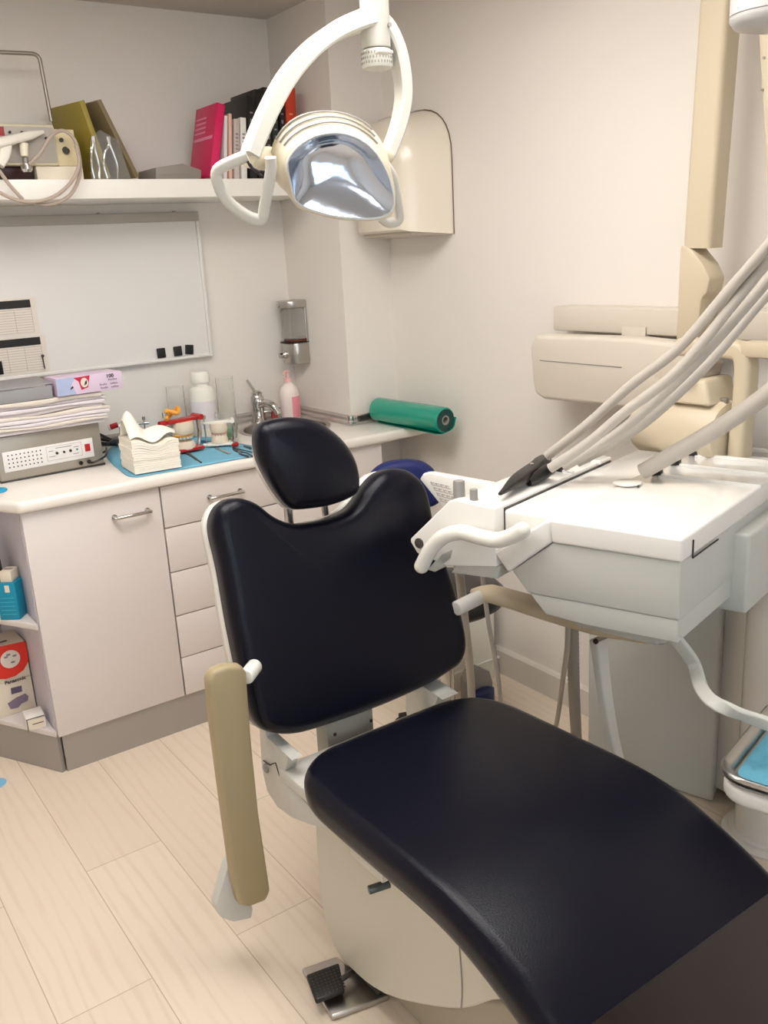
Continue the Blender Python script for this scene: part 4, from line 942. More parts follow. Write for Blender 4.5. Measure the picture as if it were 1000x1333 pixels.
# pedestal
shell = [(1.42, .462), (1.475, .42), (1.492, .33), (1.494, .20), (1.484, .12), (1.445, .068), (1.36, .062), (1.26, .088), (1.14, .155), (1.01, .245), (.93, .325), (.84, .395), (.80, .43), (.80, .455), (1.0, .462)]
b = NB(); prism(b, [V((.80, p.x, p.y)) for p in smooth([V((y, z, 0)) for y, z in shell], 3, True)], (.38, 0, 0), .014, 3); sh = mk('pedestal_shell', b, M_baseg, ch, ang=40)
b = NB(); tube(b, [(.799, 1.02, .462), (.799, 1.01, .40), (.799, 1.005, .30), (.799, 1.01, .25)], .0014, 3, n=6); mk('seam', b, M_grey, sh)
b = NB(); prism(b, [(.86, 1.34, .0), (.86, 1.30, .10), (.86, 1.12, .17), (.86, .84, .33), (.86, .70, .05), (.86, .70, 0)], (.26, 0, 0), .012, 3); mk('pedestal_foot', b, mat('pedestal_foot_beige', srgb(176, 168, 150), .45, bump=.03), ch)
p = at(487, 1162, 0, .765); b = NB(); cyl(b, p + V((.05, -.0, .0)), p + V((-.004, .012, 0)), .0085, n=16, w=.001); mk('adjusting_bolt', b, M_tooldk, ch)
b = NB(); box(b, (.775, 1.20, .40), (.80, 1.31, .455), .004); mk('side_bracket', b, M_hinge, ch)
# foot control
t = thing('foot_pedal', 'grey metal foot control with black ribbed pedal on the floor by the chair base', 'foot pedal', (.79, 1.41, 0))
b = NB(); prism(b, [(.742, 1.50, .0), (.822, 1.482, .0), (.850, 1.315, .0), (.723, 1.345, .0)], (0, 0, .014), .005, 3); mk('base_plate', b, M_steel, t)
b = NB(); q = [at(398, 1268, 2, .045), at(441, 1252, 2, .05), at(449, 1288, 2, .045), at(411, 1303, 2, .04)]; prism(b, [p - Z * .012 for p in q], Z * .012, .005, 3); pd = mk('pedal', b, M_black, t)
b = NB(); e1, e2 = (q[1] - q[0]), (q[3] - q[0])
for i in range(1, 9):
    for j in range(1, 9):
        p = q[0] + e1 * (i / 9) + e2 * (j / 9); box(b, p - V((.0016, .0016, .001)), p + V((.0016, .0016, .0012)))
mk('grip_studs', b, M_dark, pd)
b = NB(); tube(b, [q[2] - Z * .004 - e2 * .4, V((.835, 1.40, .035)), V((.850, 1.38, .03))], .006, 3, n=8); box(b, (.828, 1.33, .014), (.852, 1.46, .04), .004); mk('hinge_block', b, M_dark, t)
b = NB(); prism(b, [(.838, 1.44, .0), (.842, 1.36, 0), (.850, 1.36, 0), (.852, 1.44, 0)], (0, 0, .055), .004); mk('side_cheek', b, M_steel, t)
# ================================================================== DELIVERY UNIT
YW = math.radians(15); D1 = V((math.cos(YW), math.sin(YW), 0)); D2 = V((-math.sin(YW), math.cos(YW), 0)); US = .915; UA = V((1.391, 1.029, 0))
def UZ(z): return 1.53 - US * (1.53 - z)
def U(a, b_, z): p = (UA + D1 * a + D2 * b_) * US; return V((p.x, p.y, UZ(z)))
def uprism(prof, a0, a1, w=.004, seg=3):
    b = NB(); prism(b, [U(a0, q, z) for q, z in prof], D1 * ((a1 - a0) * US), w, seg); return b
un = thing('delivery_unit', 'glossy white dental delivery unit on its pillar right of the chair', 'dental unit', U(.45, .1, .97) * 1 - Z * UZ(.97))
TOP = .97
AW = .735
mk('lid', uprism([(0, .970), (.288, .967), (.284, .915), (0, .921)], 0, AW, .006, 4), M_unit, un, ang=40)
mk('side_flap', uprism([(.284, .967), (.300, .960), (.428, .868), (.392, .827), (.284, .915)], 0, .045, .006, 3), M_unit, un, ang=40)
mk('instrument_deck', uprism([(.286, .962), (.418, .962), (.418, .83), (.39, .826), (.286, .90)], .03, AW - .03, .006, 3), M_unit, un, ang=40)
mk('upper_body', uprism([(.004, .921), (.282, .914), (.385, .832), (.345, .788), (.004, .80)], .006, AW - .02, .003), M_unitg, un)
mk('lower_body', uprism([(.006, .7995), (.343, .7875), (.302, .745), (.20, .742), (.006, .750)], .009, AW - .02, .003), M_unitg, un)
md = mk('instrument_module', uprism([(.421, .972), (.530, .977), (.545, .972), (.664, .862), (.664, .853), (.645, .828), (.56, .812), (.421, .835)], .0, .56, .006, 3), M_unit, un, ang=40)
b = NB(); p = atp(546, 707, U(0, 0, 0), D1); cyl(b, p + D1 * .004, p - D1 * .003, .0115, n=24, w=.001); mk('side_socket', b, M_dark, md)
b = NB(); prism(b, [U(.034, .4175, .9640), U(.034, .4215, .9640), U(.55, .4215, .9640), U(.55, .4175, .9640)], -Z * .10, 0); mk('seam_gap', b, M_dark, un)
# left grip tube
g = NB(); PL = U(-.028, 0, 0)
hp_ = [atp(u, v, PL, D1) for u, v in ((549, 737), (560, 716), (577, 699), (600, 693), (625, 699), (648, 703), (668, 697), (680, 690))]
sweep(g, smooth(hp_, 5), circ(.0162, 18)); 
bmesh.ops.create_uvsphere(g, u_segments=18, v_segments=10, radius=.0162, matrix=Matrix.Translation(hp_[0])); bmesh.ops.create_uvsphere(g, u_segments=18, v_segments=10, radius=.0162, matrix=Matrix.Translation(hp_[-1]))
cyl(g, hp_[3], hp_[3] + D1 * .05, .009, n=14); cyl(g, hp_[-2], hp_[-2] + D1 * .04, .009, n=14); mk('grip_handle', g, M_wplas, un, ang=60)
b = NB(); prism(b, [atp(u, v, U(.0, 0, 0), D1) for u, v in ((556, 742), (575, 720), (592, 712), (588, 728), (566, 745))], D1 * .10, .003); mk('latch_block', b, M_unitg, un)
mk('module_underside', uprism([(.54, .815), (.56, .79), (.43, .80), (.42, .835)], .015, .30, .004), M_unitg, un)
# control panel: upright plate beyond the module
PA = U(.17, 0, 0)
cpx = [(546, 624), (551, 616), (560, 615.5), (645, 631), (652, 640), (640, 672), (585, 672)]
b = NB(); prism(b, [atp(u, v, PA, D1) for u, v in cpx], D1 * .022, .004, 3); cp = mk('control_panel', b, M_unit, un)
PQ = U(.17, 0, 0) - D1 * .0012; b = NB()
def qd(g, px, th=.0012):
    prism(g, [atp(u, v, PQ, D1) for u, v in px], D1 * th)
for i in range(4):
    for j in range(4):
        u0, v0 = 560 + 6.4 * j + 4.0 * i, 627 + 1.6 * j + 7.2 * i
        qd(b, [(u0, v0), (u0 + 5, v0 + 1.2), (u0 + 5.4, v0 + 2.0), (u0 + .4, v0 + .9)]); qd(b, [(u0 + 2, v0 + 3.4), (u0 + 7, v0 + 4.6), (u0 + 7.4, v0 + 5.4), (u0 + 2.4, v0 + 4.2)])
        qd(b, [(u0, v0), (u0 + .9, v0), (u0 + 3.1, v0 + 4.2), (u0 + 2.1, v0 + 4.2)])
mk('key_outlines', b, mat('faded_key_print', srgb(176, 164, 160), .6, bump=.01), cp)
for (u, v, r, h) in ((598, 646, .0125, .034), (617, 650, .0085, .022)):
    b = NB(); p = at(u, v, 2, UZ(.976)); lathe(b, [(0, -.004), (r, -.004), (r, h * .9), (r * .9, h), (0, h)], p, n=22); mk('control_knob', b, M_grey, un)
# instrument ribs and black nubs
for k, (u, v) in enumerate(((857, 616), (881, 603), (904.6, 590), (924.6, 578))):
    p = at(u, v, 2, UZ(TOP) + .004); b = NB(); obb(b, p - D2 * .112 + Z * (-.004), (.012, .222, .010), D1, D2, Z, .0035, 2); mk('instrument_rib', b, M_unit, un)
    b = NB(); cyl(b, p + D2 * .014 + Z * .003, p - D2 * .008 + Z * .004, .0095, n=14, w=.001); mk('instrument_nub', b, M_black, un)
for k, (u, v) in enumerate(((728, 611), (765, 598))):
    p = at(u, v, 2, UZ(.973) + .004); b = NB(); obb(b, p - D2 * .016 + Z * (-.004), (.012, .040, .010), D1, D2, Z, .0035, 2); mk('instrument_rib', b, M_unit, un)
    b = NB(); cyl(b, p + D2 * .014 + Z * .003, p - D2 * .010 + Z * .004, .011, n=14, w=.001); mk('instrument_nub', b, M_black, un)
b = NB(); lathe(b, [(.0, 0), (.030, 0), (.030, .002), (.026, .0035), (0, .0035)], at(817, 629, 2, UZ(TOP) + .0005), n=32); mk('round_cap', b, M_unit, un)
b = NB(); p = at(831, 633, 2, UZ(TOP) + .001); obb(b, p, (.014, .004, .0015), D1 + D2 * .3, D2, Z); mk('cap_notch', b, M_ink, un)
# front face details
F0 = lambda a, z: U(a, -.0015, z)
b = NB()
for (a0, z0, a1, z1) in ((.050, .955, .050, .918), (.050, .918, .185, .918)): tube(b, [F0(a0, z0), F0(a1, z1)], .0016, 1, n=6, sm=False)
mk('drawer_gap', b, M_ink, un)
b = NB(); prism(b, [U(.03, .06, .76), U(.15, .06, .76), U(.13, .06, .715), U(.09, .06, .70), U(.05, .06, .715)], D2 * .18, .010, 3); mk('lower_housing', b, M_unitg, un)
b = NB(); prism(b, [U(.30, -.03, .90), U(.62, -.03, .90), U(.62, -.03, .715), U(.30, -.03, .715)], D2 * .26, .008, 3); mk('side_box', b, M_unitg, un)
# pillar and floor cabinet
PC = V((1.955, 1.14, 0))
b = NB(); prism(b, [PC + V((.09 * math.cos(k * math.pi / 12), .09 * math.sin(k * math.pi / 12), .018)) for k in range(24)], Z * .785, 0); mk('pillar', b, M_unit, un, ang=40)
b = NB(); lathe(b, [(0, 0), (.118, 0), (.120, .008), (.112, .014), (.104, .015), (.102, .022), (.092, .026), (0, .026)], PC, n=48); mk('pillar_flange', b, M_wplas, un)
b = NB(); box(b, (1.985, 1.10, .03), (2.055, 1.345, .72), .008); mk('gap_filler', b, M_unit, un)  # white box added to cover the shaded wall gap between cabinet and pillar
E0 = V((1.952, 1.312, 0)); n_ = D2
b = NB(); tt = .385; P0, P1 = E0, E0 + D2 * tt; P0b = V((2.055, 1.36, 0)); P1b = V((2.055, P1.y + .04, 0))
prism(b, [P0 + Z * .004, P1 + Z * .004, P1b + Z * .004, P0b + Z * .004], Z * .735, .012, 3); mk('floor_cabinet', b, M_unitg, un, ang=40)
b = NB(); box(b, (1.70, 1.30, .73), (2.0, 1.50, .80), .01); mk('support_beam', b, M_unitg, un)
# tray arm
b = NB(); ta = smooth([U(.02, .02, .76), atd(902, 862, 1.72), atd(912, 893, 1.68), atd(926, 912, 1.64), atd(950, 924, 1.61), atd(980, 935, 1.60), atd(1015, 948, 1.58)], 4)
sweep(b, ta, rrect(.012, .026, .004), up=(.3, -.9, .35)); mk('tray_arm', b, M_unitg, un)
# instrument tray
tz = .62; C0 = at(948, 1016, 2, tz)
t = thing('instrument_tray', 'steel rimmed instrument tray lined with blue paper at the right edge', 'tray', C0 + D1 * .16 - D2 * .10 - Z * .045)
def trayo(ins, z, n=6, r=.055):
    w_, h_ = .34, .235; cx = C0 + D1 * (w_ / 2 - .004) - D2 * (h_ / 2 - .028)
    return [cx + D1 * x + D2 * y + Z * (z - tz) for x, y in rrect(w_ - 2 * ins, h_ - 2 * ins, r - ins * .8, n)]
g = NB(); rows = [trayo(.016, tz - .013), trayo(.004, tz - .006), trayo(0, tz), trayo(-.001, tz + .006), trayo(.004, tz + .011), trayo(.014, tz + .008), trayo(.020, tz - .004), trayo(.022, tz - .010)]; R = [[g.verts.new(p) for p in r_] for r_ in rows]; m = len(R[0])
for A, B_ in zip(R, R[1:]):
    for k in range(m): g.faces.new((A[k], A[(k + 1) % m], B_[(k + 1) % m], B_[k]))
g.faces.new(R[0]); g.faces.new(R[-1]); bmesh.ops.recalc_face_normals(g, faces=g.faces); mk('steel_tray', g, M_steel, t, ang=60)
b = NB(); o_ = trayo(.006, tz - .047); prism(b, o_, Z * .033, .010, 3); mk('tray_base', b, M_wplas, t, ang=40)
g = NB(); o_ = [p for p in trayo(.027, tz - .0085)]; o_ = resample([V((p.x, p.y)) for p in o_], 60); cen = sum(o_, V((0, 0))) / 60; R = []
for k in range(9): R.append([g.verts.new((*(p.lerp(cen, k / 9)), tz - .0085 + (.010 * abs(math.sin(p.x * 42 + k * .8) * math.cos(p.y * 35 - k)) if k else .001))) for p in o_])
for A, B_ in zip(R, R[1:]):
    for k in range(60): g.faces.new((A[k], A[(k + 1) % 60], B_[(k + 1) % 60], B_[k]))
g.faces.new(R[-1]); bmesh.ops.recalc_face_normals(g, faces=g.faces)
mk('blue_tray_paper', g, mat('deep_blue_paper', srgb(92, 160, 184), .7, bump=.5, bscale=30, var=.06), label='crumpled blue paper lining the steel tray', cat='paper', ang=180)
# ================================================================== HOSES
def dep(p): return (V(p) - CAM).dot(RZ)
ho = []
specs = [([(712, 594), (765, 552), (821, 502), (885, 452), (949, 378), (1000, 320), (1060, 250)], 1.065), ([(716, 610), (765, 577), (814, 536), (885, 480), (962, 386), (1000, 340), (1060, 272)], 1.055),
         ([(734, 608), (785, 577), (830, 543), (904, 474), (982, 386), (1002, 361), (1060, 295)], 1.05), ([(752, 602), (805, 574), (859, 534), (925, 470), (980, 405), (1003, 379), (1060, 315)], 1.05)]
for k, (px, z0) in enumerate(specs):
    p0 = at(*px[0], 2, z0); d0 = dep(p0) + (.012 if k else 0); p0 = atd(*px[0], d0); pts = [p0] + [atd(u, v, d0 + (1.62 + .045 * k - d0) * ((u - px[0][0]) / (1060 - px[0][0])) + .0) for u, v in px[1:]]
    b = NB(); tube(b, pts, .0108, 6, n=14)
    mk('instrument_hose', b, M_hose, label=('topmost grey instrument hose rising from the black handpiece', 'second grey instrument hose from the top, rising from the delivery unit', 'third grey instrument hose from the top over the delivery unit', 'lowest of the four thin grey instrument hoses')[k], cat='hose', group='instrument hoses', ang=60)
p0 = at(836, 614, 2, UZ(TOP) + .020); d0 = dep(p0); b = NB(); px = [(836, 612), (875, 592), (917, 568), (960, 541), (1000, 512), (1060, 462)]
tube(b, [p0] + [atd(u, v, d0 + (1.72 - d0) * (u - 836) / 224) for u, v in px[1:]], .0175, 6, n=20); mk('suction_hose', b, M_hose, label='thick pale grey hose lying from the delivery unit top to the right edge', cat='hose', ang=60)
# support post for the hoses
b = NB(); q0_, q1_ = U(.605, -.005, .88), atd(1082, 245, 1.70)
tube(b, [q0_, V((q0_.x, q0_.y, 1.25)), V((q0_.x - .01, q0_.y - .03, 1.45)), q1_ + Z * .01], .014, 5, n=12)
e_ = [atd(1060, v, 1.62 + .045 * k) for k, v in enumerate((250, 272, 295, 315))]; e_ = [p + RX * .030 for p in e_]; cyl(b, e_[0] - (e_[3] - e_[0]) * .2, e_[3] + (e_[3] - e_[0]) * .2, .016, n=14); cyl(b, q1_ + Z * .01, (e_[1] + e_[2]) / 2, .012, n=12)
cyl(b, atd(1060, 462, 1.72) + RX * .034, V((q0_.x, q0_.y, atd(1060, 462, 1.72).z)), .012, n=12)
mk('hose_post', b, M_unitg, un)
# black handpiece holder
t = thing('black_handpiece', 'black handpiece at the end of the topmost hose, resting on the unit', 'handpiece', at(652, 642, 2, UZ(.98) + .002))
A_, B2 = at(651, 643, 2, UZ(.98) + .010), at(710, 598, 2, 1.048); d = (B2 - A_); L_ = d.length
b = NB(); pth = [A_ + d * (k / 10) for k in range(11)]; sweep(b, pth, rrect(2, 1.5, .5), up=Z, scale=[.004, .007, .011, .0145, .0165, .0165, .016, .0155, .015, .0165, .0145]); mk('body', b, M_black, t)
b = NB(); c_ = A_ + d * .68 + Z * .012; lathe(b, [(0, 0), (.0045, 0), (.004, .0025), (0, .003)], c_, (0, -.3, 1), n=14); mk('clip', b, M_chrome, t)
b = NB(); A3, B3 = at(688, 628, 2, 1.03), at(717, 610, 2, 1.045); d3 = B3 - A3; sweep(b, [A3, A3 + d3 * .3, A3 + d3 * .7, B3], circ(1, 12), scale=[.009, .013, .0145, .0135]); mk('black_coupling', b, M_black, label='short black hose coupling under the black handpiece', cat='coupling', origin=A3)
# hoses hanging under the unit
def vhose(name, p, r, label, rib=False, m=M_hose):
    b = NB(); path = smooth(p, 8)
    if rib:
        P = []
        for a, c in zip(path, path[1:]):
            for k in range(4): P.append(a.lerp(c, k / 4))
        sweep(b, P, circ(r, 14), scale=[1 + .07 * math.cos(i * math.pi) for i in range(len(P))])
    else: sweep(b, path, circ(r, 10))
    mk(name, b, m, label=label, cat='hose', ang=80)
vhose('corrugated_hose', [(1.52, 1.435, .80), (1.53, 1.44, .62), (1.60, 1.50, .40), (1.70, 1.585, .20), (1.78, 1.65, .02)], .0145, 'ribbed grey suction hose hanging behind the right armrest', True, mat('ribbed_hose_grey', srgb(158, 150, 140), .5, bump=.02))
vhose('thin_grey_tube', [(1.47, 1.40, .78), (1.46, 1.39, .62), (1.56, 1.50, .45), (1.70, 1.66, .20), (1.80, 1.79, .02)], .0065, 'thin grey tube crossing behind the ribbed hose', False)
vhose('thin_grey_tube', [at(627, 738, 0, 1.47), at(630, 765, 0, 1.475), at(636, 810, 0, 1.49), at(645, 860, 0, 1.53), at(651, 905, 0, 1.57), at(652, 945, 0, 1.60)], .0065, 'thin grey tube hanging in front of the white waste bin', False)
vhose('corrugated_hose', [at(590, 705, 0, 1.42), at(596, 735, 0, 1.43), at(600, 760, 0, 1.45), at(604, 800, 0, 1.50), at(612, 870, 0, 1.60), at(615, 930, 0, 1.66)], .012, 'ribbed pale hose half hidden by the edge of the chair backrest', True)
# ================================================================== WASTE BIN AND STOOL
t = thing('waste_bin', 'square white waste bin on the floor by the right wall beyond the chair', 'bin', (1.93, 2.42, 0))
b = NB()
pl = [V((x, y, 0)) for x, y in rrect(.28, .26, .03, 4)]
prism(b, [p + V((1.905, 2.42, .0)) for p in pl], Z * .335, .006, 2); bb = mk('body', b, M_bottle, t, ang=40)
b = NB(); box(b, (1.762, 2.284, .070), (2.048, 2.556, .078), .002); mk('moulding', b, M_wframe, bb)
b = NB(); box(b, (1.775, 2.30, .336), (2.035, 2.54, .352), .006); mk('lid', b, M_wframe, t, ang=40)
t = thing('scoop_holder', 'small pale grey arched holder with dark blue insert on the floor by the bin', 'holder', (1.84, 2.15, 0))
b = NB(); g0 = [at(612, 905, 1, 2.15), at(611, 890, 1, 2.15), at(616, 877, 1, 2.15), at(627, 870, 1, 2.15), at(638, 874, 1, 2.15), at(642, 888, 1, 2.15), at(642, 908, 1, 2.15)]
g0[0].z = .0; g0[-1].z = .0; prism(b, g0, (0, .05, 0), .004); mk('back', b, M_grey, t)
b = NB(); p = at(627, 898, 1, 2.14); lathe(b, [(0, -p.z), (.045, -p.z), (.045, 0), (.030, .006), (0, .008)], p - Y * .01, n=28, sy=.5); mk('blue_insert', b, M_cabblue, t)
t = thing('wheeled_stool', 'wheeled stool with black seat and navy blue back, mostly hidden behind the dental chair', 'stool', (1.64, 2.08, 0))
sx_, sy_ = 1.64, 2.08
q0 = smooth([V((-.115, .0, 0)), V((-.105, .07, 0)), V((-.075, .105, 0)), V((-.03, .12, 0)), V((.03, .12, 0)), V((.075, .105, 0)), V((.105, .07, 0)), V((.115, 0, 0)), V((.075, -.03, 0)), V((-.075, -.03, 0))], 4, True)
cushion(b := NB(), [V((p.x, p.y)) for p in q0], (1.555, 2.150, .792), V((.86, -.50, 0)).normalized(), Z, V((-.50, -.86, 0)).normalized(), .05, .022, .004, 90); mk('backrest', b, M_navy, t, ang=60)
b = NB(); lathe(b, [(0, 0), (.16, 0), (.185, .018), (.188, .045), (.165, .066), (.10, .074), (0, .076)], (sx_, sy_, .452), n=44); mk('seat', b, M_black, t, ang=60)
b = NB(); cyl(b, (sx_, sy_, .06), (sx_, sy_, .456), .022, n=18); mk('column', b, M_chrome, t)
b = NB(); tube(b, [(1.60, 2.12, .43), (1.545, 2.235, .44), (1.555, 2.225, .60), (1.560, 2.198, .80)], .010, 4, n=8); mk('back_strut', b, M_chrome, t)
for k in range(5):
    a = math.radians(72 * k + 57); e = V((math.cos(a), math.sin(a), 0)); b = NB(); c_ = V((sx_, sy_, 0)); tube(b, [c_ + Z * .075, c_ + e * .09 + Z * .07, c_ + e * .165 + Z * .05], .012, 3, n=8); lg = mk('leg', b, M_black, t)
    b = NB(); cc = c_ + e * .165; cyl(b, cc + Z * .0215 - V((-e.y, e.x, 0)) * .01, cc + Z * .0215 + V((-e.y, e.x, 0)) * .01, .0213, n=16); mk('caster', b, M_black, lg)
# ================================================================== OPERATING LAMP
lp = thing('operating_lamp', 'white dental operating lamp with mirrored reflector hanging over the chair', 'lamp', atd(487, 60, 1.66))
Lp, Rp, Tp = atd(324, 200, 1.55), atd(503, 203, 1.70), atd(489, 45, 1.66)
ny = (Lp - Tp).cross(Rp - Tp).normalized()
if ny.y > 0: ny = -ny
def yk(u, v): return atp(u, v, Tp, ny)
M_lampw = mat('lamp_white_paint', srgb(204, 201, 192), .3, coat=.15, bump=.01)
M_lampc = mat('lamp_cream_housing', srgb(220, 210, 184), .3, coat=.15, bump=.01)
ycl = [yk(*p) for p in ((490, 22), (462, 30), (430, 45), (400, 69), (372, 103), (349, 145), (333, 182), (325, 204))]
b = NB(); P = smooth(ycl, 5); sweep(b, P, rrect(.033, .052, .004, 1), up=ny, scale=[1.0 - .25 * i / len(P) for i in range(len(P))]); mk('yoke_arm', b, M_lampw, lp, ang=40)
ycr = [yk(*p) for p in ((488, 22), (504, 38), (517, 66), (524, 100), (525, 130), (519, 162), (510, 188), (502, 207))]
b = NB(); P = smooth(ycr, 5); sweep(b, P, rrect(.026, .038, .004, 1), up=ny, scale=[1.0 - .2 * i / len(P) for i in range(len(P))]); mk('yoke_arm', b, M_lampw, lp, ang=40)
J = yk(489, 40)
b = NB(); cyl(b, J - Z * .030, V((J.x, J.y, 2.24)), .0265, n=36, w=.003); mk('pole', b, M_lampw, lp)
b = NB(); cyl(b, J - Z * .064, J - Z * .031, .0285, .0275, n=36, w=.005); kc = mk('locking_collar', b, M_lampw, lp)
b = NB()
for k in range(30):
    for j in range(3):
        a = 2 * math.pi * (k + .5 * (j % 2)) / 30; p = J - Z * (.039 + .008 * j) + V((math.cos(a), math.sin(a), 0)) * .0282
        obb(b, p, (.002, .002, .004), (-math.sin(a), math.cos(a), 0), (math.cos(a), math.sin(a), 0), Z)
mk('knurling', b, M_grey, kc)
b = NB(); p = atd(500, 68, 1.62); obb(b, p, (.030, .018, .006), X, Y, Z, .002); mk('clip_tab', b, M_lampw, kc)
b = NB(); p = J + V((.012, -.026, .005)); cyl(b, p, p - Y * .004, .004, n=10); mk('set_screw', b, M_grey, lp)
# head
n0 = V((-.42, -.80, -.32)).normalized(); Hc = atd(440, 225, 1.56)
def ring(px, off): return [atp(u, v, Hc - n0 * off, n0) for u, v in px]
def rs(px, n=48):
    P = [V((p.x, p.y)) for p in smooth([V((u, v, 0)) for u, v in px], 5, True)]
    c = sum(P, V((0, 0))) / len(P); s = min(range(len(P)), key=lambda i: (abs(P[i].y - c.y) + (1000 if P[i].x > c.x else 0))); P = P[s:] + P[:s]
    return [(p.x, p.y) for p in resample(P, n)]
op = rs([(374, 212), (384, 195), (402, 181), (422, 174.5), (440, 173), (464, 179), (485, 194), (500, 216), (509, 240), (513, 262), (508, 277), (490, 284), (462, 284.5), (430, 280.5), (402, 272), (386, 263), (379, 240)])
o1 = rs([(369, 212), (378, 193), (397, 178), (421, 170), (440, 168), (464, 173), (485, 188), (502, 209), (512, 235), (515, 259), (511, 280), (491, 287), (463, 288), (430, 284), (400, 275.5), (383, 266), (375, 240)])
o2 = rs([(352, 213), (356, 185), (374, 160), (402, 146), (438, 145), (468, 155), (490, 174), (504, 200), (510, 228), (509, 250), (498, 264), (480, 268), (455, 268), (430, 266), (400, 258), (375, 250), (358, 235)])
r0, r1, r2 = ring(op, .0), ring(o1, .004), ring(o2, .055)
c2 = sum(r2, V((0, 0, 0))) / len(r2)
r3 = [p.lerp(c2, .22) - n0 * .035 for p in r2]; r4 = [p.lerp(c2, .55) - n0 * .055 for p in r2]; r5 = [p.lerp(c2, .85) - n0 * .062 for p in r2]
g = NB(); R = [[g.verts.new(p) for p in r_] for r_ in (ring(op, .003), r0, r1, [a.lerp(b_, .5) - n0 * .004 for a, b_ in zip(r1, r2)], r2, r3, r4, r5)]; m = len(op)
for A, B_ in zip(R, R[1:]):
    for k in range(m): g.faces.new((A[k], A[(k + 1) % m], B_[(k + 1) % m], B_[k]))
g.faces.new(R[-1]); bmesh.ops.recalc_face_normals(g, faces=g.faces); hd = mk('lamp_head', g, M_lampc, lp, ang=50)
nt_ = sorted(range(m), key=lambda k: op[k][1])
top_idx = [k for k in range(m) if 380 < op[k][0] < 500 and op[k][1] < 205]; top_idx.sort(key=lambda k: op[k][0])
b = NB()
for f in (.30, .58, .86):
    pts = [r1[k].lerp(r2[k], f) + (r1[k].lerp(r2[k], f) - c2).normalized() * .0025 - n0 * (.004 * (1 - abs(2 * f - 1))) for k in top_idx]; tube(b, pts, .0016, 2, n=6)
mk('vent_groove', b, M_grey, hd)
# reflector dish and shield
co = sum(r0, V((0, 0, 0))) / m; g = NB(); R = []; zlo = min(p.z for p in r0) + .02; TILT = .30
for f, dpt in ((0, .004), (.08, .010), (.20, .0165), (.35, .022), (.5, .026), (.65, .029), (.8, .031), (.95, .032)):
    R.append([g.verts.new(p.lerp(co, f + .01) - n0 * (dpt + TILT * min(1, f / .35) * (p.lerp(co, f).z - zlo))) for p in r0])
for A, B_ in zip(R, R[1:]):
    for k in range(m): g.faces.new((A[k], A[(k + 1) % m], B_[(k + 1) % m], B_[k]))
g.faces.new(R[-1]); bmesh.ops.recalc_face_normals(g, faces=g.faces); mk('reflector', g, M_mirror, lp, ang=180)
g = NB(); R = []
for f, dpt in ((0, -.001), (.05, .006), (.2, .012), (.45, .018), (.75, .022), (.95, .023)):
    R.append([g.verts.new(p.lerp(co, f + .0) + n0 * dpt) for p in r0])
for A, B_ in zip(R, R[1:]):
    for k in range(m): g.faces.new((A[k], A[(k + 1) % m], B_[(k + 1) % m], B_[k]))
g.faces.new(R[-1]); ret = bmesh.ops.extrude_face_region(g, geom=list(g.faces))
for v in [q for q in ret['geom'] if isinstance(q, bmesh.types.BMVert)]: v.co += n0 * .0015
bmesh.ops.recalc_face_normals(g, faces=g.faces); mk('clear_shield', g, M_shield, lp, ang=180)
b = NB(); tube(b, r0[::2], .0022, 2, n=8, closed=True); mk('shield_rim', b, mat('shield_rim_plastic', srgb(226, 226, 222), .25, bump=.01), lp)
# pivots and handles
for a, c, r in ((atd(322, 205, 1.55), atd(352, 207, 1.60), .021), (atd(506, 204, 1.70), atd(486, 200, 1.66), .018)):
    b = NB(); cyl(b, a, c, r * .8, r, n=28, w=.004); mk('pivot', b, M_lampc, lp)
HL = atd(322, 212, 1.53)
def hpl(u, v): return atp(u, v, HL, n0)
b = NB(); lh = smooth([hpl(*p) for p in ((322, 203), (302, 211), (283, 222), (284, 240), (294, 259), (312, 275), (330, 285), (341, 284), (345, 265), (350, 240), (353, 218), (352, 205))], 5)
sweep(b, lh, rrect(.019, .020, .006), up=n0); mk('grip_loop', b, M_lampw, lp, ang=40)
b = NB()
for dx in (0, 6): tube(b, [hpl(322 + dx * .5, 207 + dx * .6), hpl(327 + dx * .6, 215 + dx * .6), hpl(338 + dx * .4, 221 + dx * .8)], .0022, 3, n=6)
for v in b.verts: v.co += n0 * .014
mk('grip_grooves', b, M_ink, lp)
HR = atd(512, 250, 1.66)
def hpr(u, v): return atp(u, v, HR, n0)
b = NB(); lh = smooth([hpr(*p) for p in ((503, 215), (511, 228), (515, 245), (519, 268), (519, 286), (505, 290), (495, 283))], 5); sweep(b, lh, rrect(.015, .022, .005), up=n0); mk('grip_loop', b, M_lampw, lp, ang=40)
# arm above the frame and ceiling mount
EL = V((1.605, 1.045, 0))
b = beam((J.x, J.y, 2.235), (EL.x, EL.y, 2.235), .05, .04, .01, up=Z); mk('upper_arm', b, M_lampw, lp)
b = NB(); lathe(b, [(0, 0), (.03, .0), (.062, .008), (.071, .020), (.071, .026), (.071, .45), (0, .45)], (EL.x, EL.y, 1.862), n=44); mk('elbow_column', b, mat('elbow_grey_white', srgb(190, 188, 186), .35, bump=.01), lp, ang=40)
b = NB(); cyl(b, (EL.x, EL.y, 2.32), (EL.x, EL.y, 2.369), .09, n=40, w=.004); mk('ceiling_plate', b, M_wplas, lp)
b = NB(); lathe(b, [(.0714, 0), (.0722, .001), (.0714, .002)], (EL.x, EL.y, 1.889), n=44); mk('elbow_seam', b, M_grey, lp)
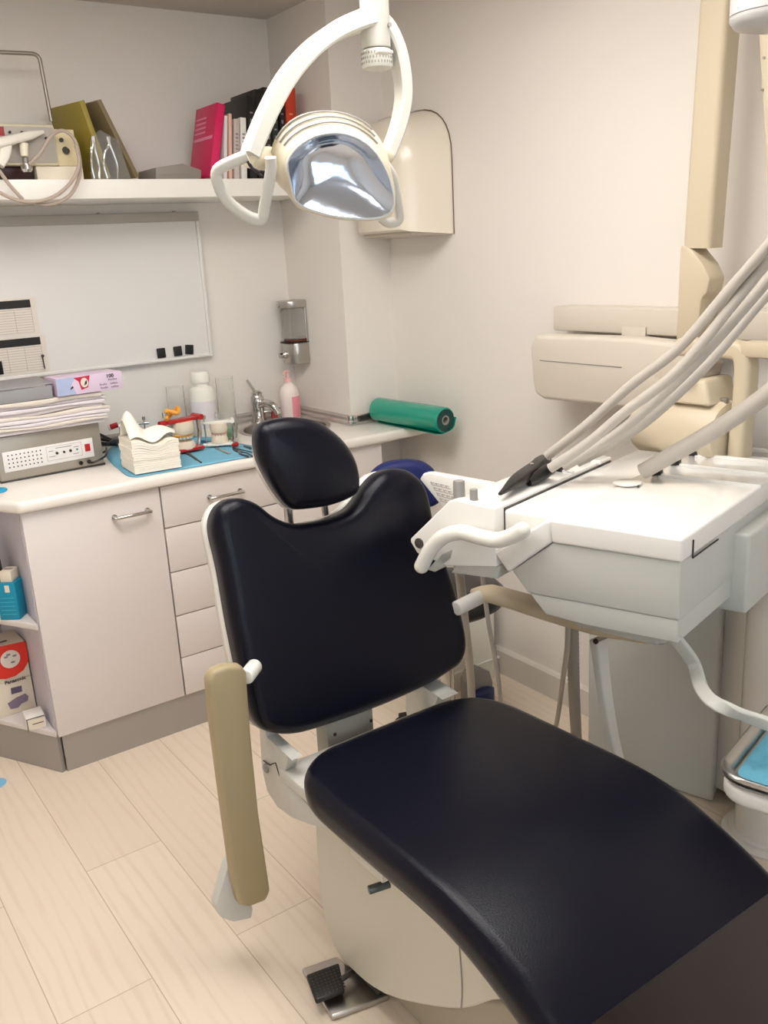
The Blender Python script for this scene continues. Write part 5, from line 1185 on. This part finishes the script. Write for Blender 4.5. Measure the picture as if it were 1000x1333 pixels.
# ================================================================== LIGHTS
def panel(x, y, sx, sy, power, label, col=(1, .965, .928)):
    t = thing('ceiling_light', label, 'ceiling light', (x, y, 2.34), 'recessed ceiling panels')
    b = NB(); w = .02
    box(b, (x - sx / 2 - w, y - sy / 2 - w, 2.352), (x + sx / 2 + w, y - sy / 2, 2.3695)); box(b, (x - sx / 2 - w, y + sy / 2, 2.352), (x + sx / 2 + w, y + sy / 2 + w, 2.3695))
    box(b, (x - sx / 2 - w, y - sy / 2, 2.352), (x - sx / 2, y + sy / 2, 2.3695)); box(b, (x + sx / 2, y - sy / 2, 2.352), (x + sx / 2 + w, y + sy / 2, 2.3695)); mk('frame', b, M_wframe, t)
    b = NB(); box(b, (x - sx / 2, y - sy / 2, 2.362), (x + sx / 2, y + sy / 2, 2.3690)); mk('diffuser', b, mat('lit_diffuser_%d' % int(power * 10), (.9, .9, .9), .6, emit=col, estr=power, bump=.001), t)
panel(.35, 1.75, .6, 1.2, 8.0, 'recessed white ceiling light panel above the left of the chair')
panel(1.10, 1.35, .6, 1.2, 8.0, 'recessed white ceiling light panel above the delivery unit')
panel(-.4, -.3, 1.2, .6, 3.5, 'recessed white ceiling light panel behind the viewpoint')
W_ = bpy.data.worlds.new('sky'); SC.world = W_; W_.use_nodes = True; nt = W_.node_tree; bg = nt.nodes['Background']
sk_ = nt.nodes.new('ShaderNodeTexSky'); sk_.sky_type = 'HOSEK_WILKIE'; sk_.sun_direction = (.4, .5, .7); sk_.turbidity = 3
nt.links.new(sk_.outputs[0], bg.inputs['Color']); bg.inputs['Strength'].default_value = 1.0
ld = bpy.data.lights.new('daylight', 'AREA'); ld.shape = 'RECTANGLE'; ld.size = 2.5; ld.size_y = 1.3; ld.energy = 26; ld.color = (.74, .87, 1.0)
lo = bpy.data.objects.new('daylight', ld); COL.objects.link(lo); lo.location = (.1, -1.70, 1.55); lo.rotation_euler = (math.radians(90), 0, 0)
lo.rotation_euler = V((0, 1, -.05)).to_track_quat('-Z', 'Y').to_euler()
# ================================================================== CAMERA
cd = bpy.data.cameras.new('camera'); cd.sensor_fit = 'VERTICAL'; cd.sensor_height = 36; cd.sensor_width = 27; cd.lens = FPX / 1333 * 36; cd.clip_start = .02
co_ = bpy.data.objects.new('camera', cd); COL.objects.link(co_)
co_.matrix_world = Matrix(((RX.x, -RY.x, -RZ.x, CAM.x), (RX.y, -RY.y, -RZ.y, CAM.y), (RX.z, -RY.z, -RZ.z, CAM.z), (0, 0, 0, 1)))
SC.camera = co_
SC.view_settings.view_transform = 'Standard'; SC.view_settings.look = 'None'; SC.view_settings.gamma = 1; SC.view_settings.use_curve_mapping = False
SC.view_settings.exposure = EXPO
SC.cycles.use_denoising = True; SC.cycles.max_bounces = 12
